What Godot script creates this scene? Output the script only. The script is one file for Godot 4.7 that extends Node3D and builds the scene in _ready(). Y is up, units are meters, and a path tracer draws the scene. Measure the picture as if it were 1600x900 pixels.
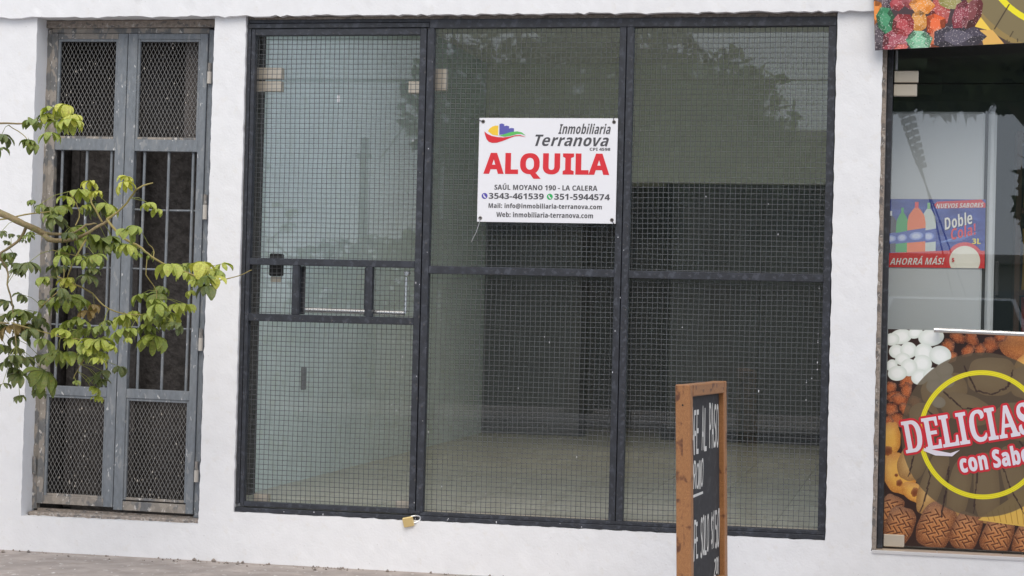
extends Node3D
# A rented-out shopfront behind a wire grille, an old steel gate, a sweet shop and a branch over the pavement.
# Units are metres; x runs along the facade, y is up, z points from the facade (z = 0) to the street.

var rng := RandomNumberGenerator.new()
var M := {}
var used := {}
var boxes := {}

# ---------------------------------------------------------------- helpers
func numbered(called: String) -> String:
	if not used.has(called):
		used[called] = 0
		return called
	used[called] += 1
	return "%s_%03d" % [called, used[called]]

func thing(called: String, label: String, category: String, at := Vector3.ZERO, group := "") -> Node3D:
	var o := Node3D.new()
	o.name = numbered(called)
	add_child(o)
	o.position = at
	tag(o, label, category, group)
	return o

func tag(o: Node, label: String, category: String, group := "") -> void:
	o.set_meta("label", label)
	o.set_meta("category", category)
	if group != "":
		o.set_meta("group", group)

func part(called: String, mesh: Mesh, m: Material, parent: Node, at := Vector3.ZERO) -> MeshInstance3D:
	var o := MeshInstance3D.new()
	o.name = called
	o.mesh = mesh
	o.material_override = m
	parent.add_child(o, true)
	o.position = at
	return o

func structure(called: String, mesh: Mesh, m: Material, at := Vector3.ZERO) -> MeshInstance3D:
	var o := part(called, mesh, m, self, at)
	o.set_meta("kind", "structure")
	return o

func srgb(r: float, g: float, b: float, a := 1.0) -> Color:
	return Color(r / 255.0, g / 255.0, b / 255.0, a)

func mat(c: Color, rough := 0.7, metal := 0.0) -> StandardMaterial3D:
	var m := StandardMaterial3D.new()
	m.albedo_color = c
	m.roughness = rough
	m.metallic = metal
	return m

# a box with chamfered edges, centred; meshes of one size are shared
func cbox_mesh(s: Vector3, c: float) -> ArrayMesh:
	var key := "%.4f_%.4f_%.4f_%.4f" % [s.x, s.y, s.z, c]
	if boxes.has(key):
		return boxes[key]
	var h := s / 2.0
	c = minf(c, minf(h.x, minf(h.y, h.z)) * 0.6)
	var st := SurfaceTool.new()
	st.begin(Mesh.PRIMITIVE_TRIANGLES)
	st.set_smooth_group(-1)
	var ax := [Vector3.RIGHT, Vector3.UP, Vector3.BACK]
	for a in 3:
		for sg in [-1.0, 1.0]:
			var n: Vector3 = ax[a] * sg
			var u: Vector3 = ax[(a + 1) % 3]
			var v: Vector3 = ax[(a + 2) % 3]
			var hu: float = h[(a + 1) % 3] - c
			var hv: float = h[(a + 2) % 3] - c
			var o: Vector3 = n * h[a]
			face(st, [o - u * hu - v * hv, o + u * hu - v * hv, o + u * hu + v * hv, o - u * hu + v * hv], n)
	for a in 3:
		var b := (a + 1) % 3
		var d := (a + 2) % 3
		for sb in [-1.0, 1.0]:
			for sd in [-1.0, 1.0]:
				var along: Vector3 = ax[a] * (h[a] - c)
				var p: Vector3 = ax[b] * sb * h[b] + ax[d] * sd * (h[d] - c)
				var q: Vector3 = ax[b] * sb * (h[b] - c) + ax[d] * sd * h[d]
				face(st, [p - along, p + along, q + along, q - along], ax[b] * sb + ax[d] * sd)
	for sx in [-1.0, 1.0]:
		for sy in [-1.0, 1.0]:
			for sz in [-1.0, 1.0]:
				var t := [Vector3(sx * h.x, sy * (h.y - c), sz * (h.z - c)), Vector3(sx * (h.x - c), sy * h.y, sz * (h.z - c)), Vector3(sx * (h.x - c), sy * (h.y - c), sz * h.z)]
				tri(st, t[0], t[1], t[2], Vector3(sx, sy, sz))
	var out := st.commit()
	boxes[key] = out
	return out

func tri(st: SurfaceTool, a: Vector3, b: Vector3, c: Vector3, n: Vector3) -> void:
	var g := (c - a).cross(b - a)
	st.set_normal(n.normalized())
	st.add_vertex(a)
	if g.dot(n) > 0:
		st.set_normal(n.normalized())
		st.add_vertex(b)
		st.set_normal(n.normalized())
		st.add_vertex(c)
	else:
		st.set_normal(n.normalized())
		st.add_vertex(c)
		st.set_normal(n.normalized())
		st.add_vertex(b)

func face(st: SurfaceTool, p: Array, n: Vector3) -> void:
	tri(st, p[0], p[1], p[2], n)
	tri(st, p[0], p[2], p[3], n)

# a box given by its limits
func bx(called: String, x0: float, x1: float, y0: float, y1: float, z0: float, z1: float, m: Material, parent: Node, c := 0.002) -> MeshInstance3D:
	return part(called, cbox_mesh(Vector3(x1 - x0, y1 - y0, z1 - z0), c), m, parent, Vector3((x0 + x1) / 2, (y0 + y1) / 2, (z0 + z1) / 2))

func begin() -> SurfaceTool:
	var st := SurfaceTool.new()
	st.begin(Mesh.PRIMITIVE_TRIANGLES)
	return st

# a tube through points with a radius at each, closed at both ends
func tube(st: SurfaceTool, pts: Array, rad: Array, sides := 6) -> void:
	var rings := []
	var frame_n := Vector3.ZERO
	for i in pts.size():
		var d: Vector3 = (pts[mini(i + 1, pts.size() - 1)] - pts[maxi(i - 1, 0)]).normalized()
		if i == 0:
			frame_n = d.cross(Vector3(0.31, 0.17, 0.93)).normalized()
			if frame_n.length() < 0.1:
				frame_n = d.cross(Vector3.UP).normalized()
		frame_n = (frame_n - d * frame_n.dot(d)).normalized()
		var b := d.cross(frame_n)
		var ring := []
		for k in sides:
			var a := TAU * k / sides
			var nn := frame_n * cos(a) + b * sin(a)
			ring.append([pts[i] + nn * float(rad[i]), nn])
		rings.append(ring)
	for i in pts.size() - 1:
		for k in sides:
			var k2 := (k + 1) % sides
			var q := [rings[i][k], rings[i][k2], rings[i + 1][k2], rings[i + 1][k]]
			for o in [[0, 1, 2], [0, 2, 3]]:
				var a: Vector3 = q[o[0]][0]
				var b2: Vector3 = q[o[1]][0]
				var c: Vector3 = q[o[2]][0]
				var nn2: Vector3 = q[o[0]][1] + q[o[1]][1] + q[o[2]][1]
				var order: Array = o if (c - a).cross(b2 - a).dot(nn2) > 0 else [o[0], o[2], o[1]]
				for w in order:
					st.set_normal(q[w][1])
					st.add_vertex(q[w][0])
	for e in [0, pts.size() - 1]:
		var out: Vector3 = (pts[0] - pts[1]) if e == 0 else (pts[-1] - pts[-2])
		for k in range(1, sides - 1):
			tri(st, rings[e][0][0], rings[e][k][0], rings[e][k + 1][0], out)

func tube_mesh(pts: Array, r: float, sides := 10) -> ArrayMesh:
	var st := begin()
	var rr := []
	for p in pts:
		rr.append(r)
	tube(st, pts, rr, sides)
	return st.commit()

# a flat polygon in the xy plane with a small depth
func plate(pts: PackedVector2Array, depth: float) -> ArrayMesh:
	var st := begin()
	var ids := Geometry2D.triangulate_polygon(pts)
	for i in range(0, ids.size(), 3):
		var p := []
		for k in 3:
			p.append(Vector3(pts[ids[i + k]].x, pts[ids[i + k]].y, depth))
		tri(st, p[0], p[1], p[2], Vector3.BACK)
	var turn := 1.0 if not Geometry2D.is_polygon_clockwise(pts) else -1.0
	for i in pts.size():
		var a := pts[i]
		var b := pts[(i + 1) % pts.size()]
		var n := Vector3(b.y - a.y, a.x - b.x, 0) * turn
		if n.length() > 1e-9:
			face(st, [Vector3(a.x, a.y, 0), Vector3(b.x, b.y, 0), Vector3(b.x, b.y, depth), Vector3(a.x, a.y, depth)], n)
	return st.commit()

func ring_points(cx: float, cy: float, rx: float, ry: float, n := 24, a0 := 0.0, a1 := TAU) -> PackedVector2Array:
	var out := PackedVector2Array()
	for k in n:
		var a := a0 + (a1 - a0) * k / float(n if is_equal_approx(a1 - a0, TAU) else n - 1)
		out.append(Vector2(cx + rx * cos(a), cy + ry * sin(a)))
	return out

# lettering fitted into a rectangle x0..x1, y0..y1 of its parent, lying on z
func letters(words: String, font: Font, x0: float, x1: float, y0: float, y1: float, z: float, m: Material, parent: Node, turn := 0.0, grow := 0.0, depth := 0.0006) -> MeshInstance3D:
	var t := TextMesh.new()
	t.text = words
	t.font = font
	t.font_size = 48
	t.pixel_size = 0.01
	t.depth = 0.01
	t.curve_step = 1.0
	var b := t.get_aabb()
	var o := part("lettering", t, m, parent)
	var sx := (x1 - x0) / b.size.x
	var sy := (y1 - y0) / b.size.y
	var basis := Basis(Vector3.BACK, turn) * Basis.from_scale(Vector3(sx, sy, depth / 0.01))
	var mid := b.position + b.size / 2
	o.transform = Transform3D(basis, Vector3((x0 + x1) / 2, (y0 + y1) / 2, z + depth / 2) - basis * mid)
	if grow > 0:
		pass
	return o

# ---------------------------------------------------------------- computed textures
func noise_image(size: int, freq: float, sd: int, octaves := 4, kind := FastNoiseLite.TYPE_SIMPLEX_SMOOTH) -> Image:
	var n := FastNoiseLite.new()
	n.noise_type = kind
	n.seed = sd
	n.frequency = freq
	n.fractal_octaves = octaves
	return n.get_seamless_image(size, size)

# several noise layers laid over a base colour: [image, threshold, softness, colour, share]
func layered(size: int, base: Color, grain: Image, grain_amount: float, layers: Array) -> ImageTexture:
	var img := Image.create(size, size, false, Image.FORMAT_RGB8)
	var gd := grain.get_data()
	var ld := []
	for l in layers:
		ld.append(l[0].get_data())
	for y in size:
		for x in size:
			var i := y * size + x
			var k := 1.0 + (gd[i] / 255.0 - 0.5) * grain_amount
			var c := Color(base.r * k, base.g * k, base.b * k)
			for n in layers.size():
				var l: Array = layers[n]
				var f := clampf((ld[n][i] / 255.0 - l[1]) / l[2], 0.0, 1.0) * float(l[4])
				if f > 0.0:
					c = c.lerp(l[3], f)
			img.set_pixel(x, y, c)
	img.generate_mipmaps()
	return ImageTexture.create_from_image(img)

func world_mapped(m: StandardMaterial3D, metres: float) -> StandardMaterial3D:
	m.uv1_triplanar = true
	m.uv1_world_triplanar = true
	m.uv1_scale = Vector3.ONE / metres
	return m

func relief(m: StandardMaterial3D, img: Image, cm: float) -> void:
	m.heightmap_enabled = true
	m.heightmap_texture = ImageTexture.create_from_image(img)
	m.heightmap_scale = cm

func pane_material(tint: Color) -> StandardMaterial3D:
	var m := mat(Color(tint.r, tint.g, tint.b, 0.008), 0.0)
	m.transparency = BaseMaterial3D.TRANSPARENCY_ALPHA
	m.metallic_specular = 0.5
	return m

# an ellipse of printed picture: colour, rim colour, speckle colour and share
func blob(img: Image, cx: float, cy: float, rx: float, ry: float, rot: float, c: Color, rim: Color, speck: Color, share: float, square := 2.0, wob := 0.0) -> void:
	var r := int(maxf(rx, ry) * 1.25) + 2
	var cs := cos(rot)
	var sn := sin(rot)
	var ph := rng.randf() * TAU
	for y in range(maxi(0, int(cy) - r), mini(img.get_height(), int(cy) + r)):
		for x in range(maxi(0, int(cx) - r), mini(img.get_width(), int(cx) + r)):
			var dx := x - cx
			var dy := y - cy
			var u := (dx * cs + dy * sn) / rx
			var v := (-dx * sn + dy * cs) / ry
			var d := pow(pow(absf(u), square) + pow(absf(v), square), 1.0 / square)
			if wob > 0.0:
				var a := atan2(v, u)
				d += wob * (sin(a * 5.0 + ph) * 0.6 + sin(a * 9.0 + ph * 2.0) * 0.4)
			if d < 1.0:
				var q := c.lerp(rim, clampf((d - 0.45) / 0.55, 0.0, 1.0))
				q = q.lightened(clampf(0.16 * (-u * 0.5 - v), 0.0, 0.2))
				if rng.randf() < share:
					q = q.lerp(speck, rng.randf_range(0.35, 0.95))
				var edge := clampf((1.0 - d) * minf(rx, ry), 0.0, 1.0)
				img.set_pixel(x, y, img.get_pixel(x, y).lerp(q, edge))

func stroke(img: Image, a: Vector2, b: Vector2, w: float, c: Color) -> void:
	var lo := a.min(b) - Vector2(w, w)
	var hi := a.max(b) + Vector2(w, w)
	for y in range(maxi(0, int(lo.y)), mini(img.get_height(), int(hi.y) + 1)):
		for x in range(maxi(0, int(lo.x)), mini(img.get_width(), int(hi.x) + 1)):
			var p := Vector2(x, y)
			var d := p.distance_to(Geometry2D.get_closest_point_to_segment(p, a, b))
			var f := clampf(w / 2 - d + 0.5, 0.0, 1.0)
			if f > 0:
				img.set_pixel(x, y, img.get_pixel(x, y).lerp(c, f * c.a))

func poly(img: Image, pts: PackedVector2Array, c: Color) -> void:
	var lo := pts[0]
	var hi := pts[0]
	for p in pts:
		lo = lo.min(p)
		hi = hi.max(p)
	for y in range(maxi(0, int(lo.y)), mini(img.get_height(), int(hi.y) + 1)):
		for x in range(maxi(0, int(lo.x)), mini(img.get_width(), int(hi.x) + 1)):
			if Geometry2D.is_point_in_polygon(Vector2(x + 0.5, y + 0.5), pts):
				img.set_pixel(x, y, img.get_pixel(x, y).lerp(Color(c.r, c.g, c.b), c.a))

func print_material(img: Image, rough := 0.45) -> StandardMaterial3D:
	img.generate_mipmaps()
	var m := mat(Color.WHITE, rough)
	m.albedo_texture = ImageTexture.create_from_image(img)
	return m

# a flat printed sheet: front face with picture coordinates, real thickness; origin at its lower left corner
func sheet_mesh(w: float, h: float, t: float, curl := 0.0) -> ArrayMesh:
	var st := begin()
	var n := 12 if curl > 0.0 else 1
	for j in n:
		for i in n:
			var q := []
			for c in [[0, 0], [1, 0], [1, 1], [0, 1]]:
				var u := float(i + c[0]) / n
				var v := float(j + c[1]) / n
				q.append([Vector3(u * w, v * h, t + curl * (1.0 + sin(u * 7.0 + v * 3.0) * sin(v * 5.0))), Vector2(u, 1.0 - v)])
			for o in [[0, 2, 1], [0, 3, 2]]:
				for k in o:
					st.set_normal(Vector3.BACK)
					st.set_uv(q[k][1])
					st.add_vertex(q[k][0])
	var p := [Vector3(0, 0, 0), Vector3(w, 0, 0), Vector3(w, h, 0), Vector3(0, h, 0)]
	st.set_uv(Vector2(0.02, 0.98))
	face(st, [p[0], p[1], p[2], p[3]], Vector3.FORWARD)
	for k in 4:
		var a: Vector3 = p[k]
		var b: Vector3 = p[(k + 1) % 4]
		face(st, [a, b, b + Vector3(0, 0, t), a + Vector3(0, 0, t)], (b - a).cross(Vector3.BACK))
	return st.commit()

# ---------------------------------------------------------------- scene
func _ready() -> void:
	rng.seed = 20240611
	# camera, sky, sun, exposure
	var cam := Camera3D.new()
	cam.name = "camera"
	add_child(cam)
	cam.position = Vector3(3.3513, 1.3132, 9.2109)
	cam.rotation = Vector3(0.00901, 0.21075, 0.02437)
	cam.fov = 16.845
	cam.near = 0.1
	cam.far = 400.0
	cam.current = true
	var env := Environment.new()
	env.background_mode = Environment.BG_SKY
	var skym := ProceduralSkyMaterial.new()
	skym.sky_top_color = Color(0.78, 0.835, 0.92)
	skym.sky_horizon_color = Color(0.84, 0.87, 0.91)
	skym.sky_curve = 0.2
	skym.ground_bottom_color = Color(0.30, 0.29, 0.28)
	skym.ground_horizon_color = Color(0.45, 0.45, 0.45)
	skym.energy_multiplier = 1.95
	var sky := Sky.new()
	sky.sky_material = skym
	env.sky = sky
	env.ambient_light_source = Environment.AMBIENT_SOURCE_SKY
	env.tonemap_mode = Environment.TONE_MAPPER_LINEAR
	env.tonemap_exposure = 1.05
	env.sdfgi_enabled = true
	env.ssao_enabled = true
	env.ssil_enabled = true
	var we := WorldEnvironment.new()
	we.environment = env
	add_child(we)
	var sun := DirectionalLight3D.new()
	sun.name = "sun"
	add_child(sun)
	sun.rotation_degrees = Vector3(-48, 12, 0)
	sun.light_energy = 0.5
	sun.light_color = Color(1.0, 0.97, 0.93)
	sun.light_angular_distance = 40.0
	sun.shadow_enabled = true
	materials()
	ground()
	grit()
	building()
	shop_room()
	sweet_shop()
	steel_gate()
	grille()
	shop_glass()
	rent_sign()
	padlock()
	chalkboard()
	tree()
	across_the_street()

func materials() -> void:
	var g1 := noise_image(512, 0.010, 1, 5)
	var g2 := noise_image(512, 0.045, 2, 4)
	var g3 := noise_image(512, 0.12, 3, 3)
	var blot := noise_image(512, 0.02, 4, 5)
	var blot2 := noise_image(512, 0.03, 5, 5)
	var w := mat(Color.WHITE, 0.85)
	w.albedo_texture = layered(512, srgb(231, 232, 236), g1, 0.025, [[g3, 0.88, 0.06, srgb(150, 148, 146), 0.5], [blot, 0.72, 0.2, srgb(226, 225, 225), 0.6]])
	M.plaster = world_mapped(w, 0.9)
	var hm := Image.create(512, 512, false, Image.FORMAT_L8)
	var d1 := g2.get_data()
	var d2 := g3.get_data()
	var bytes := PackedByteArray()
	bytes.resize(512 * 512)
	for i in 512 * 512:
		bytes[i] = int(clampf(d1[i] * 0.4 + d2[i] * 0.6, 0, 255))
	hm = Image.create_from_data(512, 512, false, Image.FORMAT_L8, bytes)
	relief(w, hm, 0.09)
	var ce := mat(Color.WHITE, 0.95)
	ce.albedo_texture = layered(512, srgb(150, 140, 132), g2, 0.3, [[blot, 0.66, 0.06, srgb(104, 102, 102), 0.7], [blot2, 0.72, 0.05, srgb(200, 196, 192), 0.7]])
	M.cement = world_mapped(ce, 0.5)
	relief(ce, hm, 0.4)
	var sw := mat(Color.WHITE, 0.9)
	sw.albedo_texture = layered(512, srgb(164, 154, 148), g1, 0.22, [[blot, 0.6, 0.2, srgb(150, 139, 132), 0.6], [g3, 0.83, 0.05, srgb(200, 196, 190), 0.5], [blot2, 0.81, 0.03, srgb(225, 223, 222), 0.8]])
	M.sidewalk = world_mapped(sw, 1.1)
	relief(sw, hm, 0.12)
	var rd := mat(Color.WHITE, 0.9)
	rd.albedo_texture = layered(512, srgb(116, 112, 107), g2, 0.3, [])
	M.road = world_mapped(rd, 2.0)
	var gp := mat(Color.WHITE, 0.55)
	gp.albedo_texture = layered(512, srgb(118, 124, 131), g2, 0.16, [[g1, 0.5, 0.3, srgb(134, 138, 143), 0.6], [blot, 0.74, 0.03, srgb(148, 150, 152), 0.7], [blot2, 0.83, 0.02, srgb(214, 214, 214), 0.85], [g3, 0.88, 0.05, srgb(62, 58, 60), 0.7]])
	M.old_paint = world_mapped(gp, 0.6)
	gp.uv1_scale = Vector3(1.9, 0.75, 1.9)
	relief(gp, g3, 0.03)
	var gs := mat(Color.WHITE, 0.75)
	gs.albedo_texture = layered(512, srgb(112, 113, 115), g2, 0.2, [[g1, 0.45, 0.12, srgb(150, 142, 133), 0.8], [blot, 0.56, 0.08, srgb(164, 155, 146), 0.75], [blot2, 0.76, 0.03, srgb(206, 202, 198), 0.85], [g3, 0.85, 0.05, srgb(92, 70, 60), 0.7]])
	M.splashed_paint = world_mapped(gs, 0.6)
	gs.uv1_scale = Vector3(1.7, 1.0, 1.7)
	relief(gs, g3, 0.05)
	var dp := mat(Color.WHITE, 0.5)
	dp.albedo_texture = layered(512, srgb(43, 46, 54), g2, 0.3, [[g3, 0.84, 0.04, srgb(96, 100, 108), 0.5], [g1, 0.5, 0.3, srgb(58, 62, 72), 0.7], [blot, 0.70, 0.03, srgb(76, 80, 90), 0.7], [blot2, 0.84, 0.02, srgb(132, 124, 116), 0.6]])
	M.dark_paint = world_mapped(dp, 0.4)
	M.wire = mat(srgb(92, 93, 97), 0.4)
	M.expanded = mat(srgb(146, 145, 144), 0.7, 0.1)
	M.specks = mat(srgb(196, 190, 182), 0.95)
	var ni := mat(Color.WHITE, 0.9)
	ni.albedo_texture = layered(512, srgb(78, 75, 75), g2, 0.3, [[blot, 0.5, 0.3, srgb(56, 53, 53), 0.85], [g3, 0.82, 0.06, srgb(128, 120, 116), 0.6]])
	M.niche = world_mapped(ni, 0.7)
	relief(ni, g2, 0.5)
	var np := mat(Color.WHITE, 0.95)
	np.albedo_texture = layered(512, srgb(128, 122, 120), g3, 0.6, [[g2, 0.55, 0.1, srgb(94, 88, 86), 0.8]])
	M.rough_render = world_mapped(np, 0.3)
	relief(np, g3, 1.0)
	M.glass = pane_material(Color(0.80, 0.93, 0.88))
	var iw := mat(Color.WHITE, 0.8)
	iw.albedo_texture = layered(512, srgb(222, 233, 230), g1, 0.06, [[blot, 0.66, 0.15, srgb(216, 226, 217), 0.6]])
	M.inner_wall = world_mapped(iw, 2.3)
	M.bulkhead = mat(srgb(232, 235, 220), 0.85)
	M.ceiling = mat(srgb(236, 236, 230), 0.9)
	var ft := []
	for k in 4:
		var t := mat(Color.WHITE, 0.32)
		var s := [1.0, 0.97, 1.02, 0.985][k] as float
		t.albedo_texture = layered(512, Color(0.735 * s, 0.722 * s, 0.66 * s), g2, 0.10, [[blot, 0.55, 0.2, srgb(162, 156, 140), 0.5], [blot2, 0.74, 0.05, srgb(146, 140, 126), 0.4]])
		ft.append(world_mapped(t, 1.7))
	M.tiles = ft
	M.joint = mat(srgb(120, 116, 105), 0.95)
	var pt := mat(Color.WHITE, 0.6)
	pt.albedo_texture = layered(512, srgb(88, 90, 92), g1, 0.15, [])
	M.partition = world_mapped(pt, 2.0)
	M.partition_dark = mat(srgb(22, 24, 32), 0.5)
	M.shop_grey = mat(srgb(126, 127, 130), 0.8)
	M.steel = mat(srgb(205, 196, 182), 0.38, 0.55)
	M.chrome = mat(srgb(225, 226, 228), 0.18, 0.9)
	M.black = mat(srgb(22, 22, 24), 0.5)
	M.brass = mat(srgb(226, 200, 140), 0.4, 0.5)
	M.sign_white = mat(srgb(232, 233, 240), 0.5)
	M.red = mat(srgb(214, 40, 52), 0.5)
	M.ink = mat(srgb(76, 76, 82), 0.6)
	M.white_ink = mat(srgb(226, 220, 232), 0.5)
	M.shelf_wood = mat(srgb(86, 58, 40), 0.6)

func ground() -> void:
	structure("ground", cbox_mesh(Vector3(300, 0.1, 300), 0.001), M.road, Vector3(0, -0.26, 60))
	structure("sidewalk", cbox_mesh(Vector3(60, 0.2, 3.6), 0.004), M.sidewalk, Vector3(0, -0.1, 1.78))
	structure("kerb", cbox_mesh(Vector3(60, 0.2, 0.15), 0.02), M.cement, Vector3(0, -0.105, 3.656))
	structure("road", cbox_mesh(Vector3(120, 0.04, 9.0), 0.001), M.road, Vector3(0, -0.17, 8.24))
	structure("far_sidewalk", cbox_mesh(Vector3(120, 0.2, 3.0), 0.01), M.sidewalk, Vector3(0, -0.11, 14.25))

# crumbs of plaster and grit along the foot of the wall
func grit() -> void:
	var st := begin()
	for k in 150:
		var x := rng.randf_range(-1.35, 2.3)
		if k < 40:
			x = rng.randf_range(0.42, 0.60) if k % 2 else rng.randf_range(-0.45, 0.2)
		var r := rng.randf_range(0.002, 0.006) if k % 6 else rng.randf_range(0.006, 0.011)
		var p := Vector3(x, r * 0.3, absf(rng.randfn(0.0, 0.05)) + 0.008)
		tube(st, [p - Vector3(r, 0, 0), p + Vector3(0, r * 0.5, 0), p + Vector3(r * rng.randf_range(0.6, 1.4), 0, r * 0.3)], [r * 0.3, r * 0.8, r * 0.25], 5)
	var o := part("wall_foot_grit", st.commit(), M.cement, self)
	tag(o, "loose grit and crumbs lying along the foot of the white wall", "grit")
	o.set_meta("kind", "stuff")

var wn := FastNoiseLite.new()
func warp(x: float, y: float, z: float, rough := 1.0) -> Vector3:
	var a := wn.get_noise_3d(x * 9.0, y * 9.0, z)
	var b := wn.get_noise_3d(x * 38.0 + 50.0, y * 38.0, z)
	var c := wn.get_noise_3d(x * 26.0 + 90.0, y * 26.0 + 30.0, z)
	var lean := 0.0073 * (y - 1.45) * clampf((-0.05 - x) / 0.1, 0.0, 1.0)
	return Vector3(x + lean + 0.0045 * b * rough, y + 0.0045 * c * rough, z + 0.0011 * a + 0.0006 * b)

# rough plaster as one continuous sheet with openings, and the returns of the openings
func plaster_sheet(x0: float, x1: float, y0: float, y1: float, z: float, cell: float, holes: Array, back: float, rough := 1.0) -> ArrayMesh:
	var xs := [x0, x1]
	var ys := [y0, y1]
	for h in holes:
		xs += [h[0], h[1]]
		ys += [h[2], h[3]]
	var fine := []
	for l in [xs, ys]:
		l.sort()
		var out := []
		for i in l.size() - 1:
			var n: int = maxi(1, int(ceil((l[i + 1] - l[i]) / cell)))
			if l[i + 1] - l[i] < 1e-6:
				continue
			for k in n:
				out.append(lerpf(l[i], l[i + 1], float(k) / n))
		out.append(l[-1])
		fine.append(out)
	var gx: Array = fine[0]
	var gy: Array = fine[1]
	var v := PackedVector3Array()
	var nn := PackedVector3Array()
	var idx := PackedInt32Array()
	for y in gy:
		for x in gx:
			v.append(warp(x, y, z, rough))
			var e := 0.006
			var px := warp(x + e, y, z, rough) - warp(x - e, y, z, rough)
			var py := warp(x, y + e, z, rough) - warp(x, y - e, z, rough)
			nn.append(px.cross(py).normalized())
	var solid := func(i: int, j: int) -> bool:
		if i < 0 or j < 0 or i >= gx.size() - 1 or j >= gy.size() - 1:
			return false
		var cx: float = (gx[i] + gx[i + 1]) / 2
		var cy: float = (gy[j] + gy[j + 1]) / 2
		for h in holes:
			if cx > h[0] and cx < h[1] and cy > h[2] and cy < h[3]:
				return false
		return true
	var w := gx.size()
	for j in gy.size() - 1:
		for i in gx.size() - 1:
			var on: bool = solid.call(i, j)
			if on:
				idx.append_array([j * w + i, (j + 1) * w + i, j * w + i + 1, j * w + i + 1, (j + 1) * w + i, (j + 1) * w + i + 1])
			for s in [[-1, 0, i, j, i, j + 1], [1, 0, i + 1, j, i + 1, j + 1], [0, -1, i, j, i + 1, j], [0, 1, i, j + 1, i + 1, j + 1]]:
				if on and not solid.call(i + s[0], j + s[1]):
					var a: Vector3 = v[s[3] * w + s[2]]
					var b: Vector3 = v[s[5] * w + s[4]]
					var n := Vector3(s[0], s[1], 0)
					var at := v.size()
					for p in [a, b, Vector3(b.x, b.y, back), Vector3(a.x, a.y, back)]:
						v.append(p)
						nn.append(n)
					var g := (v[at + 2] - a).cross(b - a)
					idx.append_array([at, at + 1, at + 2, at, at + 2, at + 3] if g.dot(n) > 0 else [at, at + 2, at + 1, at, at + 3, at + 2])
	var arr := []
	arr.resize(Mesh.ARRAY_MAX)
	arr[Mesh.ARRAY_VERTEX] = v
	arr[Mesh.ARRAY_NORMAL] = nn
	arr[Mesh.ARRAY_INDEX] = idx
	var m := ArrayMesh.new()
	m.add_surface_from_arrays(Mesh.PRIMITIVE_TRIANGLES, arr)
	return m

var house: Node3D
func building() -> void:
	wn.seed = 7
	wn.frequency = 1.0
	wn.fractal_octaves = 2
	house = thing("shop_building", "white plastered building with a wire grille shopfront and a steel gate", "building")
	var holes := [[-1.147, -0.186, 0.178, 2.73], [-0.012, 2.908, 0.25, 2.73], [3.120, 4.9, 0.212, 2.66]]
	part("facade_wall", plaster_sheet(-3.2, 5.6, -0.02, 2.80, 0.0, 0.025, holes, -0.15), M.plaster, house)
	part("fascia", plaster_sheet(-3.2, 5.6, 2.724, 3.5, 0.032, 0.03, [], -0.01, 2.2), M.plaster, house)
	# the body of the wall behind the plaster
	for c in [[-3.19, -1.16, 0, 3.4], [-0.176, -0.022, 0, 2.74], [2.918, 3.110, 0, 2.74], [4.91, 5.6, 0, 3.4], [-1.16, 4.91, 2.74, 3.4], [-1.16, -0.176, 0, 0.168], [-0.176, 3.11, 0, 0.24], [3.11, 4.91, 0, 0.2]]:
		bx("wall_core", c[0], c[1], c[2], c[3], -0.148, -0.012, M.cement, house)
	# bare mortar round the steel
	bx("mortar_strip", -0.008, 2.904, 2.700, 2.728, -0.10, -0.030, M.cement, house, 0.004)
	bx("mortar_strip", -1.14, -0.19, 2.690, 2.728, -0.20, -0.105, M.cement, house, 0.004)
	bx("mortar_strip", -1.145, -0.20, 0.17, 0.196, -0.20, -0.05, M.cement, house, 0.006)
	var strip := bx("mortar_strip", 3.112, 3.140, 0.215, 2.62, -0.14, -0.022, M.cement, house, 0.005)
	strip.rotation.z = 0.0
	# niche behind the steel gate
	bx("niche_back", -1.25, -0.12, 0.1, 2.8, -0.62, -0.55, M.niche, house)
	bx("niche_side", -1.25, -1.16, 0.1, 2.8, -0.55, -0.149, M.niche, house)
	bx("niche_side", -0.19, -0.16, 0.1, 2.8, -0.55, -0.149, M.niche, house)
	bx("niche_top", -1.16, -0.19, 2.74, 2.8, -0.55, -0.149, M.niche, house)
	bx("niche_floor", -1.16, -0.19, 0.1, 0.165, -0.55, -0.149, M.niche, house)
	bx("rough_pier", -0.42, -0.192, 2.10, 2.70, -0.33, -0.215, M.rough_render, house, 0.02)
	# roof with an unseen glazed skylight added to brighten the empty shop
	var sk := [0.55, 2.90, -3.05, -0.60]
	bx("roof_slab", -3.2, 5.6, 3.36, 3.52, -7.6, sk[2], M.cement, house)
	bx("roof_slab", -3.2, 5.6, 3.36, 3.52, sk[3], -0.149, M.cement, house)
	bx("roof_slab", -3.2, sk[0], 3.36, 3.52, sk[2], sk[3], M.cement, house)
	bx("roof_slab", sk[1], 5.6, 3.36, 3.52, sk[2], sk[3], M.cement, house)
	bx("added_skylight_pane", sk[0] - 0.05, sk[1] + 0.05, 3.524, 3.532, sk[2] - 0.05, sk[3] + 0.05, M.glass, house, 0.0005)

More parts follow.
